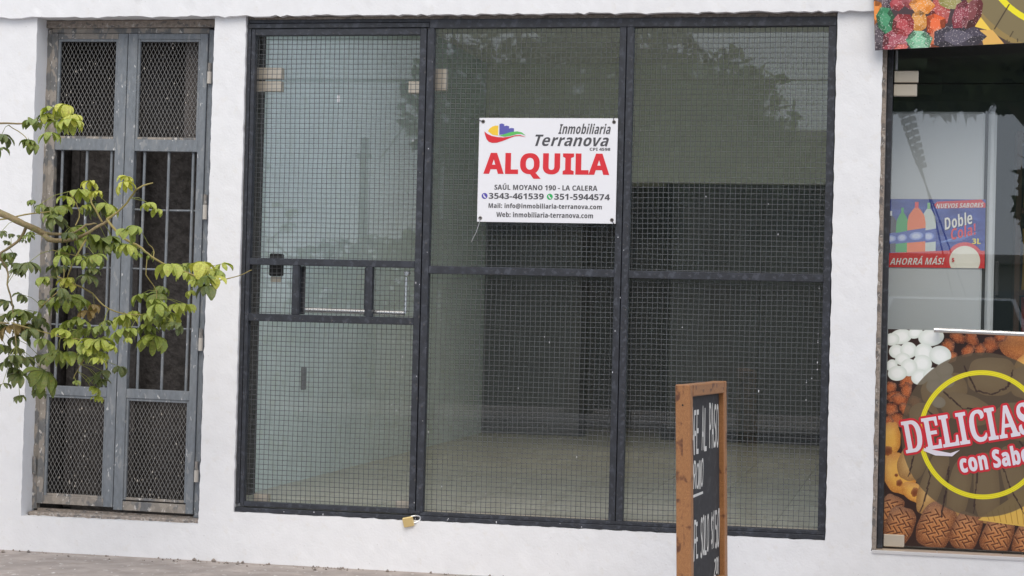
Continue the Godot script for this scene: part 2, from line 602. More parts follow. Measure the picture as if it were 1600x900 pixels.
func shop_room() -> void:
	# floor slab, tiles, walls, ceiling, back wall of the empty shop
	bx("floor_slab", -0.155, 3.0, -0.05, 0.274, -7.5, -0.149, M.joint, house)
	var n := 0
	for i in 8:
		for j in 19:
			var x := -0.155 + i * 0.4
			var z := -0.149 - j * 0.4
			var x1 := minf(x + 0.396, 3.0)
			bx("floor_tile", x, x1, 0.2745, 0.280 + rng.randf_range(-0.0006, 0.0006), z - 0.396, z, M.tiles[rng.randi() % 4], house, 0.001)
			n += 1
	bx("side_wall", -0.159, -0.155, 0.2, 3.3, -7.5, -0.149, M.inner_wall, house, 0.0005)
	bx("side_wall", 3.0, 3.05, 0.0, 3.36, -7.5, -0.149, M.inner_wall, house)
	for c in [[-0.155, 3.0, -7.5, -3.05], [-0.155, 3.0, -0.60, -0.149], [-0.155, 0.55, -3.05, -0.60], [2.90, 3.0, -3.05, -0.60]]:
		bx("ceiling", c[0], c[1], 3.25, 3.355, c[2], c[3], M.ceiling, house)
	bx("bulkhead", -0.155, 3.0, 2.31, 3.25, -6.55, -6.0, M.bulkhead, house, 0.006)
	# grey partition under the bulkhead, a dark doorway in it
	bx("partition", -0.155, 0.645, 0.281, 2.309, -6.20, -6.12, M.partition, house, 0.004)
	bx("partition", 1.35, 2.06, 0.36, 2.309, -6.20, -6.12, M.partition, house, 0.004)
	bx("partition", 2.064, 2.999, 0.36, 2.309, -6.20, -6.12, M.partition, house, 0.004)
	bx("skirting", 1.35, 2.999, 0.281, 0.359, -6.21, -6.11, M.partition_dark, house, 0.003)
	bx("door_jamb", 0.6455, 0.685, 0.281, 2.309, -6.22, -6.10, M.partition_dark, house, 0.003)
	bx("door_jamb", 1.31, 1.3495, 0.281, 2.309, -6.22, -6.10, M.partition_dark, house, 0.003)
	bx("back_wall", -0.155, 3.0, 0.28, 3.25, -7.5, -7.4, M.shop_grey, house)
	bx("wall_socket", -0.1545, -0.146, 0.80, 0.93, -1.53, -1.45, M.shop_grey, house, 0.002)

func steel_gate() -> void:
	var root := thing("steel_gate", "old grey double steel gate with diamond mesh panels and vertical bars", "gate", Vector3(-0.709, 0.2, -0.12))
	root.rotation.z = -0.0073
	var ox := 0.700
	var oy := -0.2
	var fr := root
	# fixed frame
	bx("jamb", -1.150 + ox, -1.122 + ox, 0.0, 2.482, -0.045, -0.004, M.splashed_paint, fr)
	bx("jamb", -0.262 + ox, -0.236 + ox, 0.0, 2.482, -0.045, -0.006, M.old_paint, fr)
	bx("head", -1.122 + ox, -0.262 + ox, 2.462, 2.490, -0.045, -0.006, M.splashed_paint, fr)
	bx("threshold", -1.122 + ox, -0.262 + ox, -0.018, 0.004, -0.055, -0.012, M.cement, fr)
	var specs := [[-1.120, -1.085, -0.752, -0.700, 0.030, M.splashed_paint], [-0.696, -0.645, -0.303, -0.264, 0.018, M.old_paint]]
	for k in 2:
		var s: Array = specs[k]
		var leaf := Node3D.new()
		leaf.name = "leaf"
		root.add_child(leaf, true)
		var x0: float = s[0] + ox
		var x1: float = s[1] + ox
		var x2: float = s[2] + ox
		var x3: float = s[3] + ox
		var b: float = s[4]
		bx("stile", x0, x1, b, 2.46, -0.035, 0.004, s[5], leaf)
		bx("stile", x2, x3, b, 2.46, -0.035, 0.003 + 0.002 * k, M.old_paint, leaf)
		bx("rail", x1, x2, 2.432, 2.46, -0.035, 0.002, M.splashed_paint if k == 0 else M.old_paint, leaf)
		bx("rail", x1, x2, 1.858, 1.918, -0.035, 0.002, M.old_paint, leaf)
		bx("rail", x1, x2, 0.592, 0.640, -0.035, 0.002, M.old_paint, leaf)
		bx("rail", x1, x2, b, 0.072 if k == 0 else 0.064, -0.035, 0.002, M.splashed_paint, leaf)
		for span in [[1.918, 2.432], [0.072, 0.592]]:
			# bead that holds the mesh
			var y0: float = span[0]
			var y1: float = span[1]
			bx("bead", x1, x1 + 0.013, y0, y1, -0.02, -0.003, M.old_paint, leaf, 0.001)
			bx("bead", x2 - 0.013, x2, y0, y1, -0.02, -0.003, M.old_paint, leaf, 0.001)
			bx("bead", x1 + 0.013, x2 - 0.013, y1 - 0.013, y1, -0.02, -0.003, M.old_paint, leaf, 0.001)
			bx("bead", x1 + 0.013, x2 - 0.013, y0, y0 + 0.012, -0.02, -0.003, M.splashed_paint, leaf, 0.001)
			var em := part("expanded_mesh", expanded(x1 + 0.004, x2 - 0.004, y0 + 0.004, y1 - 0.004), M.expanded, leaf, Vector3(0, 0, -0.024))
			em.set_meta("kind", "stuff")
			var st := begin()
			for q in 26 if y0 < 1.0 else 11:
				var px := rng.randf_range(x1 + 0.03, x2 - 0.03)
				var py := y0 + (y1 - y0) * (pow(rng.randf(), 2.0) if y0 < 1.0 else rng.randf())
				var r := rng.randf_range(0.0018, 0.005)
				tube(st, [Vector3(px, py - r, -0.020), Vector3(px + 0.001, py, -0.019), Vector3(px, py + r * 1.6, -0.020)], [r * 0.3, r * 0.8, r * 0.2], 5)
			var sp := part("plaster_splash", st.commit(), M.specks, leaf)
			sp.set_meta("kind", "stuff")
		var bars := [-1.049, -0.912, -0.776] if k == 0 else [-0.595, -0.463, -0.331]
		for xb in bars:
			part("bar", tube_mesh([Vector3(xb + ox, 0.63, -0.02), Vector3(xb + ox + rng.randf_range(-0.003, 0.003), 1.25, -0.02), Vector3(xb + ox, 1.87, -0.02)], 0.0075, 8), M.old_paint, leaf)
		for yb in [1.56, 1.256, 0.956]:
			part("rod", tube_mesh([Vector3(x1 - 0.01, yb, -0.029), Vector3((x1 + x2) / 2, yb - 0.002, -0.029), Vector3(x2 + 0.01, yb, -0.029)], 0.0055, 6), M.old_paint, leaf)
	for hy in [[2.212, 2.31], [1.522, 1.642], [0.855, 0.962], [0.189, 0.287]]:
		var hp := part("hinge", tube_mesh([Vector3(-0.248 + ox, hy[0], 0.008), Vector3(-0.248 + ox, hy[1], 0.008)], 0.010, 10), M.splashed_paint, root)
		part("hinge_pin", tube_mesh([Vector3(-0.248 + ox, hy[0] - 0.006, 0.008), Vector3(-0.248 + ox, lerpf(hy[0], hy[1], 0.55), 0.008)], 0.0118, 10), M.specks, hp)
	for hy in [[0.18, 0.27], [1.50, 1.6]]:
		part("hinge", tube_mesh([Vector3(-1.136 + ox, hy[0], 0.006), Vector3(-1.136 + ox, hy[1], 0.006)], 0.009, 10), M.splashed_paint, root)
	# a dark sheet that stands inside, behind the leaves
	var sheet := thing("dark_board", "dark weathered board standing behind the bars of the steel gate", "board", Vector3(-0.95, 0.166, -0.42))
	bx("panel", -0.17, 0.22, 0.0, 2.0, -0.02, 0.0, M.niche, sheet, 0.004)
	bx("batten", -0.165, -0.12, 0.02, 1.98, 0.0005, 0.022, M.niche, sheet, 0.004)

# expanded metal: slanting strands that meet in diamonds
func expanded(x0: float, x1: float, y0: float, y1: float) -> ArrayMesh:
	var st := begin()
	var nx := int(round((x1 - x0) / 0.0212))
	var ny := int(round((y1 - y0) / 0.0200))
	var dx := (x1 - x0) / nx
	var dy := (y1 - y0) / ny
	var pts := {}
	for j in ny + 1:
		for i in 2 * nx + 1:
			pts[Vector2i(i, j)] = Vector3(x0 + i * dx / 2 + rng.randf_range(-0.0007, 0.0007), y0 + j * dy + rng.randf_range(-0.0012, 0.0012), rng.randf_range(-0.001, 0.001))
	for j in ny:
		for i in range(0, 2 * nx):
			var up := (i + j) % 2 == 0
			var a: Vector3 = pts[Vector2i(i, j)] if up else pts[Vector2i(i + 1, j)]
			var b: Vector3 = pts[Vector2i(i + 1, j + 1)] if up else pts[Vector2i(i, j + 1)]
			tube(st, [a, b], [0.00115, 0.00115], 4)
	return st.commit()

func wires(x0: float, x1: float, y0: float, y1: float, phase: float) -> ArrayMesh:
	var st := begin()
	var cell := 0.0247
	var r := 0.00135
	var bow := FastNoiseLite.new()
	bow.seed = int(phase * 1000) + 3
	bow.frequency = 2.0
	var nx := int((x1 - x0) / cell)
	for i in nx + 1:
		var x := x0 + phase + i * cell
		if x > x1 - 0.001:
			continue
		var pts := []
		var rr := []
		var n := maxi(3, int((y1 - y0) / 0.11))
		for k in n + 1:
			var y := lerpf(y0 - 0.012, y1 + 0.012, float(k) / n)
			pts.append(Vector3(x + 0.0048 * bow.get_noise_2d(x * 0.8, y) + rng.randf_range(-0.0004, 0.0004), y, 0.004 * bow.get_noise_2d(x, y + 9.0)))
			rr.append(r)
		tube(st, pts, rr, 4)
	var ny := int((y1 - y0) / cell)
	for j in ny + 1:
		var y := y0 + phase * 0.7 + j * cell
		if y > y1 - 0.001:
			continue
		var pts := []
		var rr := []
		var n := maxi(3, int((x1 - x0) / 0.11))
		for k in n + 1:
			var x := lerpf(x0 - 0.012, x1 + 0.012, float(k) / n)
			pts.append(Vector3(x, y + 0.0048 * bow.get_noise_2d(x, y * 0.8 + 4.0) + rng.randf_range(-0.0004, 0.0004), -0.0026 + 0.004 * bow.get_noise_2d(x, y + 9.0)))
			rr.append(r)
		tube(st, pts, rr, 4)
	return st.commit()

func wire_panel(x0: float, x1: float, y0: float, y1: float, phase: float, parent: Node) -> void:
	var o := part("wire_mesh", wires(x0, x1, y0, y1, phase), M.wire, parent, Vector3(0, 0, -0.045))
	o.set_meta("kind", "stuff")

func grille() -> void:
	var d: Material = M.dark_paint
	# the fixed frame and its two mesh bays
	var g := thing("window_grille", "fixed dark steel grille of square wire mesh in two bays, rental board tied on", "grille")
	bx("head", -0.008, 0.93, 2.668, 2.692, -0.062, -0.018, d, g)
	bx("head_bar", -0.006, 0.93, 2.694, 2.712, -0.055, -0.026, d, g)
	bx("head", 0.9305, 2.904, 2.664, 2.708, -0.062, -0.018, d, g)
	bx("jamb", -0.008, 0.011, 0.292, 2.668, -0.062, -0.018, d, g)
	bx("jamb", 2.869, 2.904, 0.292, 2.664, -0.062, -0.018, d, g)
	bx("sill_bar", -0.008, 2.904, 0.253, 0.274, -0.066, -0.008, d, g)
	bx("sill_bar", 0.923, 2.904, 0.2745, 0.292, -0.062, -0.018, d, g)
	bx("post", 0.923, 0.957, 0.292, 2.664, -0.062, -0.016, d, g)
	bx("post", 1.876, 1.908, 0.292, 2.664, -0.062, -0.018, d, g)
	bx("post", 1.912, 1.945, 0.292, 2.664, -0.062, -0.018, d, g)
	bx("rail", 0.957, 1.876, 1.460, 1.498, -0.062, -0.018, d, g)
	bx("rail", 1.945, 2.869, 1.458, 1.495, -0.062, -0.018, d, g)
	wire_panel(0.957, 1.876, 1.498, 2.664, 0.011, g)
	wire_panel(0.957, 1.876, 0.292, 1.460, 0.014, g)
	wire_panel(1.945, 2.869, 1.495, 2.664, 0.009, g)
	wire_panel(1.945, 2.869, 0.292, 1.458, 0.017, g)
	# the hinged gate on the left
	var t := thing("security_gate", "hinged dark steel mesh gate with a letter slot, padlocked at its foot", "gate")
	bx("stile", 0.014, 0.034, 0.280, 2.664, -0.058, -0.016, d, t)
	bx("stile", 0.886, 0.918, 0.280, 2.664, -0.058, -0.016, d, t)
	bx("rail", 0.034, 0.886, 2.632, 2.664, -0.058, -0.017, d, t)
	bx("rail", 0.034, 0.886, 0.280, 0.304, -0.058, -0.017, d, t)
	bx("rail", 0.034, 0.886, 1.486, 1.520, -0.058, -0.017, d, t)
	bx("rail", 0.034, 0.886, 1.205, 1.242, -0.058, -0.017, d, t)
	for x in [[0.258, 0.290], [0.640, 0.672]]:
		bx("slot_post", x[0], x[1], 1.242, 1.486, -0.058, -0.017, d, t)
	for x in [[0.290, 0.295], [0.635, 0.640]]:
		bx("slot_side", x[0], x[1], 1.244, 1.484, -0.115, -0.020, d, t, 0.001)
	bx("slot_flange", 0.2955, 0.312, 1.244, 1.484, -0.068, -0.064, d, t, 0.001)
	bx("slot_flange", 0.618, 0.6345, 1.244, 1.484, -0.068, -0.064, d, t, 0.001)
	for p in [[0.034, 0.886, 1.520, 2.632, 0.012], [0.034, 0.886, 0.304, 1.205, 0.018], [0.034, 0.258, 1.242, 1.486, 0.008], [0.297, 0.633, 1.242, 1.486, 0.015], [0.672, 0.886, 1.242, 1.486, 0.010]]:
		wire_panel(p[0], p[1], p[2], p[3], p[4], t)
	# drops of white wall paint on the wires and bars
	for e in [[t, 0.78, 0.885, 0.75, 1.15, 14], [t, 0.04, 0.88, 0.32, 2.6, 6], [g, 0.97, 1.87, 0.32, 1.45, 9], [g, 1.96, 2.86, 0.32, 2.6, 8], [g, 2.80, 2.865, 0.5, 1.45, 12], [t, 0.888, 0.916, 0.3, 2.6, 5], [g, 0.925, 0.955, 0.3, 2.6, 5], [g, 1.88, 1.94, 0.3, 2.6, 5], [g, 0.0, 2.9, 0.256, 0.272, 10]]:
		var st := begin()
		for q in e[5]:
			var p := Vector3(rng.randf_range(e[1], e[2]), rng.randf_range(e[3], e[4]), -0.043)
			if e[2] - e[1] < 0.07 and e[1] < 2.7:
				p.z = -0.0165
			elif e[4] < 0.3:
				p.z = -0.0075
			else:
				p.x = p.x - fmod(p.x - e[1], 0.0247)
			var r := rng.randf_range(0.0012, 0.0030)
			tube(st, [p - Vector3(0, r * rng.randf_range(1.0, 3.5), 0), p, p + Vector3(0, r, 0)], [r * 0.4, r, r * 0.3], 5)
		var dr := part("paint_drops", st.commit(), M.sign_white, e[0])
		dr.set_meta("kind", "stuff")
	bx("hasp", 0.900, 0.945, 0.282, 0.298, -0.016, -0.008, d, t)

func shop_glass() -> void:
	var z := -0.120
	var door := thing("glass_door", "frameless glass door behind the padlocked mesh gate, black lock box on it", "door")
	bx("pane", 0.006, 0.905, 0.286, 2.414, z - 0.008, z, M.glass, door, 0.0005)
	for c in [[0.014, 0.148, 2.362, 2.4135], [0.808, 0.868, 2.354, 2.4135], [0.056, 0.131, 0.290, 0.335], [0.796, 0.866, 0.290, 0.332]]:
		bx("patch_fitting", c[0], c[1], c[2], c[3], z - 0.025, z + 0.018, M.steel, door, 0.003)
	bx("lock_box", 0.108, 0.170, 1.432, 1.546, z - 0.03, z + 0.024, M.black, door, 0.006)
	bx("lock_plate", 0.112, 0.166, 1.402, 1.430, z + 0.0005, z + 0.006, M.steel, door, 0.002)
	var pull := part("pull_handle", tube_mesh([Vector3(0.315, 1.268, -0.072), Vector3(0.826, 1.263, -0.072)], 0.013, 12), M.chrome, door)
	part("handle_upright", tube_mesh([Vector3(0.828, 1.262, -0.082), Vector3(0.826, 1.44, -0.088)], 0.006, 10), M.chrome, pull)
	part("standoff", tube_mesh([Vector3(0.34, 1.268, -0.119), Vector3(0.34, 1.268, -0.078)], 0.008, 8), M.chrome, pull)
	part("standoff", tube_mesh([Vector3(0.80, 1.264, -0.119), Vector3(0.80, 1.264, -0.078)], 0.008, 8), M.chrome, pull)
	part("knob", tube_mesh([Vector3(0.827, 1.461, -0.119), Vector3(0.827, 1.461, -0.08)], 0.013, 14), M.chrome, pull)
	bx("sticker", 0.437, 0.450, 2.310, 2.345, z + 0.0005, z + 0.0012, M.sign_white, door, 0.0002)
	var win := thing("shop_window", "large fixed shop window pane behind the two wire mesh bays", "window")
	bx("pane", 0.914, 2.906, 0.284, 2.416, z - 0.008, z, M.glass, win, 0.0005)
	bx("transom_pane", -0.006, 2.906, 2.424, 2.75, z - 0.008, z, M.glass, win, 0.0005)
	for c in [[0.014, 0.148, 2.4245, 2.482], [0.936, 1.001, 2.368, 2.474]]:
		bx("patch_fitting", c[0], c[1], c[2], c[3], z - 0.025, z + 0.018, M.steel, win, 0.003)
	bx("floor_channel", 0.91, 2.906, 0.2805, 0.290, z - 0.02, z + 0.012, M.steel, win, 0.001)

var sans: FontVariation
var fat: FontVariation
var slant: FontVariation
var serif: FontVariation
var hand: FontVariation
func fonts() -> void:
	if sans:
		return
	var f := SystemFont.new()
	f.font_names = PackedStringArray(["Droid Sans"])
	f.font_weight = 700
	var s := SystemFont.new()
	s.font_names = PackedStringArray(["Droid Serif"])
	s.font_weight = 700
	sans = FontVariation.new()
	sans.base_font = f
	sans.variation_embolden = 0.15
	fat = FontVariation.new()
	fat.base_font = f
	fat.variation_embolden = 0.75
	slant = FontVariation.new()
	slant.base_font = f
	slant.variation_transform = Transform2D(Vector2(1, 0.3), Vector2(0, 1), Vector2.ZERO)
	var l := SystemFont.new()
	l.font_names = PackedStringArray(["Droid Sans"])
	l.font_weight = 400
	hand = FontVariation.new()
	hand.base_font = l
	hand.variation_embolden = 0.15
	hand.variation_transform = Transform2D(Vector2(1, 0.12), Vector2(0, 1), Vector2.ZERO)
	serif = FontVariation.new()
	serif.base_font = s
	serif.variation_embolden = 0.35

func rent_sign() -> void:
	fonts()
	var w := 0.682
	var h := 0.506
	var s := thing("rental_sign", "white ALQUILA rental board with red capitals tied to the wire mesh", "sign", Vector3(1.197, 1.717, -0.008))
	part("board", cbox_mesh(Vector3(w, h, 0.003), 0.0006), M.sign_white, s, Vector3(w / 2, h / 2, 0.0))
	var k := w / 216.5
	var at := func(px: float, py: float) -> Vector2:
		return Vector2((px - 749.0) * k, h - (py - 184.0) * h / 164.0)
	var z := 0.0018
	letters("ALQUILA", fat, 0.026, w - 0.036, 0.212, 0.336, z, M.red, s)
	# the words round it
	letters("Inmobiliaria", slant, 0.392, 0.648, 0.430, 0.480, z, M.ink, s)
	letters("Terranova", slant, 0.280, 0.640, 0.371, 0.426, z, M.ink, s)
	letters("CPI 4598", sans, 0.548, 0.648, 0.350, 0.364, z, M.ink, s)
	letters("SAÚL MOYANO 190 - LA CALERA", sans, 0.083, 0.590, 0.157, 0.189, z, M.ink, s)
	letters("3543-461539", sans, 0.056, 0.328, 0.112, 0.141, z, M.ink, s)
	letters("351-5944574", sans, 0.380, 0.652, 0.112, 0.141, z, M.ink, s)
	letters("Mail: info@inmobiliaria-terranova.com", sans, 0.056, 0.614, 0.066, 0.092, z, M.ink, s)
	letters("Web: inmobiliaria-terranova.com", sans, 0.096, 0.572, 0.024, 0.050, z, M.ink, s)
	for c in [[0.035, srgb(82, 74, 168)], [0.358, srgb(40, 170, 92)]]:
		var dot := part("phone_mark", plate(ring_points(c[0], 0.126, 0.0145, 0.0145), 0.0005), mat(c[1], 0.5), s, Vector3(0, 0, z))
		part("handset", plate(PackedVector2Array([Vector2(c[0] - 0.007, 0.133), Vector2(c[0] - 0.003, 0.135), Vector2(c[0] - 0.001, 0.129), Vector2(c[0] + 0.003, 0.123), Vector2(c[0] + 0.008, 0.121), Vector2(c[0] + 0.006, 0.116), Vector2(c[0] - 0.001, 0.118), Vector2(c[0] - 0.006, 0.125)]), 0.0004), M.sign_white, dot, Vector3(0, 0, 0.0007))
	# emblem: a red hull, half a sun, a skyline and a green wave
	var em := func(pts: Array, c: Color, zz: float) -> void:
		var p := PackedVector2Array()
		for q in pts:
			p.append(at.call(740.0 + q[0] / 11.25, 180.0 + q[1] / 11.25))
		part("emblem", plate(p, 0.0004), mat(c, 0.5), s, Vector3(0, 0, z + zz))
	em.call([[255, 280], [290, 230], [340, 195], [390, 182], [440, 182], [440, 360], [340, 345]], srgb(240, 200, 60), 0.0)
	em.call([[460, 155], [500, 142], [545, 155], [545, 190], [590, 180], [632, 192], [632, 230], [675, 222], [720, 230], [720, 300], [600, 330], [460, 345]], srgb(92, 92, 172), 0.0)
	em.call([[450, 362], [560, 330], [680, 292], [780, 282], [860, 300], [930, 355], [850, 325], [770, 330], [660, 362], [560, 376]], srgb(92, 190, 96), 0.0006)
	em.call([[195, 285], [250, 330], [330, 366], [430, 385], [530, 390], [640, 378], [740, 352], [830, 345], [935, 382], [820, 362], [730, 370], [640, 405], [520, 455], [420, 485], [340, 488], [280, 470], [235, 420], [210, 350]], srgb(214, 38, 50), 0.0006)
	var ms := mat(srgb(130, 124, 122), 0.4, 0.7)
	for c in [[0.019, h - 0.018], [w - 0.019, h - 0.018], [0.016, 0.018], [w - 0.018, 0.018]]:
		var tor := TorusMesh.new()
		tor.inner_radius = 0.0045
		tor.outer_radius = 0.0095
		tor.rings = 16
		tor.ring_segments = 8
		var gr := part("grommet", tor, ms, s, Vector3(c[0], c[1], 0.0015))
		gr.rotation.x = PI / 2
		var inner := part("grommet_hole", plate(ring_points(0, 0, 0.0048, 0.0048, 14), 0.0006), M.black, gr)
		inner.rotation.x = -PI / 2
	var tie := mat(srgb(40, 40, 44), 0.5)
	var pale := mat(srgb(170, 172, 176), 0.5)
	part("cable_tie", tube_mesh([Vector3(0.019, h - 0.018, 0.005), Vector3(-0.012, h - 0.008, 0.004), Vector3(-0.05, h + 0.001, -0.028)], 0.0018, 6), tie, s)
	part("cable_tie", tube_mesh([Vector3(w - 0.019, h - 0.018, 0.005), Vector3(w - 0.022, h + 0.004, 0.004), Vector3(w - 0.02, h + 0.01, -0.03)], 0.0018, 6), tie, s)
	part("cable_tie", tube_mesh([Vector3(0.016, 0.018, 0.005), Vector3(0.012, -0.008, 0.004), Vector3(0.0, -0.05, 0.01), Vector3(-0.026, -0.10, 0.002)], 0.0016, 6), pale, s)
	part("cable_tie", tube_mesh([Vector3(w - 0.018, 0.018, 0.005), Vector3(w - 0.006, -0.004, 0.004), Vector3(w - 0.001, -0.014, -0.02)], 0.0018, 6), tie, s)

func padlock() -> void:
	var p := thing("padlock", "brass padlock with a steel shackle at the foot of the mesh gate", "padlock", Vector3(0.8935, 0.247, 0.010))
	p.rotation = Vector3(0.1, 0.15, 0.22)
	bx("body", -0.026, 0.026, -0.026, 0.022, -0.009, 0.011, M.brass, p, 0.004)
	var pts := []
	for k in 13:
		var a := PI * k / 12.0
		pts.append(Vector3(0.030 + 0.030 * sin(a), 0.008 + 0.017 * cos(a) - 0.004, 0.001 - 0.012 * sin(a)))
	pts.push_front(Vector3(0.018, 0.021, 0.001))
	pts.append(Vector3(0.018, -0.013, 0.001))
	part("shackle", tube_mesh(pts, 0.0042, 8), M.chrome, p)

# words chalked letter by letter, each a little different
func chalked(words: String, font: Font, x0: float, x1: float, y0: float, y1: float, z: float, m: Material, parent: Node, turn: float) -> void:
	var n := words.length()
	var step := (x1 - x0) / n
	for i in n:
		var ch := words[i]
		if ch == " ":
			continue
		var lift := (i - n / 2.0) * step * tan(turn)
		var xa := x0 + i * step + rng.randf_range(-0.003, 0.003)
		var wide := step * (0.40 if ch == "1" else 0.90) * rng.randf_range(0.9, 1.12)
		var o := letters(ch, font, xa, xa + wide, y0 + lift + rng.randf_range(-0.006, 0.006), y1 + lift + rng.randf_range(-0.010, 0.010), z, m, parent, rng.randf_range(-0.09, 0.06))
		o.name = "chalk_letter"

func chalkboard() -> void:
	fonts()
	var wood := mat(Color.WHITE, 0.5)
	var g := noise_image(512, 0.03, 31, 4)
	var img := Image.create(256, 512, false, Image.FORMAT_RGB8)
	var gn := FastNoiseLite.new()
	gn.seed = 12
	gn.frequency = 1.0
	for y in 512:
		for x in 256:
			var q := gn.get_noise_2d(x * 0.055 + 1.5 * gn.get_noise_2d(x * 0.01, y * 0.006), y * 0.0045)
			var ring := absf(fmod(q * 9.0 + 20.0, 1.0) - 0.5) * 2.0
			var c := srgb(184, 130, 80).lerp(srgb(134, 84, 46), ring * 0.65)
			var knot := gn.get_noise_2d(x * 0.012 + 30.0, y * 0.011)
			c = c.lerp(srgb(86, 46, 26), clampf((knot - 0.22) * 3.0, 0.0, 0.8))
			img.set_pixel(x, y, c.darkened(0.12 * gn.get_noise_2d(x * 0.6, y * 0.05) + 0.06))
	wood.albedo_texture = ImageTexture.create_from_image(img)
	wood.uv1_triplanar = true
	wood.uv1_scale = Vector3(3.2, 1.6, 3.2)
	wood.clearcoat_enabled = true
	wood.clearcoat = 0.25
	wood.clearcoat_roughness = 0.4
	var slate := mat(Color.WHITE, 0.75)
	slate.albedo_texture = layered(512, srgb(52, 53, 57), g, 0.25, [[noise_image(512, 0.012, 33, 4), 0.6, 0.25, srgb(76, 77, 80), 0.6]])
	slate.uv1_triplanar = true
	slate.uv1_scale = Vector3.ONE * 2.0
	var chalk := mat(srgb(214, 213, 210), 0.95)
	var o := thing("chalkboard", "wood framed pavement chalkboard with white handwriting, standing edge-on to the street", "chalkboard", Vector3(2.428, 0.0, 1.2))
	# local x runs along the board away from the street, local z is the lettered face
	var along := Vector3(0.092, 0, -0.53).normalized()
	o.basis = Basis(along, Vector3.UP, along.cross(Vector3.UP)) * Basis(Vector3.RIGHT, -0.030)
	var wd := 0.56
	var top := 1.005
	var d := 0.064
	bx("stile", 0.0, 0.042, 0.06, top, -d, 0.0, wood, o, 0.004)
	bx("stile", wd - 0.042, wd, 0.06, top, -d, 0.0, wood, o, 0.004)
	bx("rail", 0.0422, wd - 0.0422, top - 0.051, top - 0.001, -d, 0.0005, wood, o, 0.004)
	bx("rail", 0.0425, wd - 0.0425, 0.10, 0.16, -d, -0.001, wood, o, 0.004)
	bx("board", 0.0425, wd - 0.0425, 0.161, top - 0.052, -0.042, -0.024, slate, o, 0.001)
	part("screw", plate(ring_points(0, 0, 0.004, 0.004, 10), 0.001), M.black, o, Vector3(-0.0008, top - 0.085, -d / 2)).rotation.y = -PI / 2
	for x in [0.0, wd - 0.06]:
		bx("foot", x, x + 0.06, 0.001, 0.058, -0.20, 0.14, wood, o, 0.004)
	var z := -0.0238
	chalked("CAFE AL PASO", hand, 0.055, 0.512, 0.715, 0.905, z, chalk, o, 0.03)
	chalked("PROMO", hand, 0.085, 0.275, 0.560, 0.675, z, chalk, o, 0.02)
	part("chalk_line", plate(PackedVector2Array([Vector2(0.10, 0.527), Vector2(0.26, 0.534), Vector2(0.26, 0.544), Vector2(0.10, 0.539)]), 0.0005), chalk, o, Vector3(0, 0, z))
	chalked("CAFE SOLO $150", hand, 0.055, 0.512, 0.272, 0.440, z, chalk, o, 0.07)
	chalked("201", hand, 0.42, 0.512, 0.165, 0.232, z, chalk, o, 0.04)

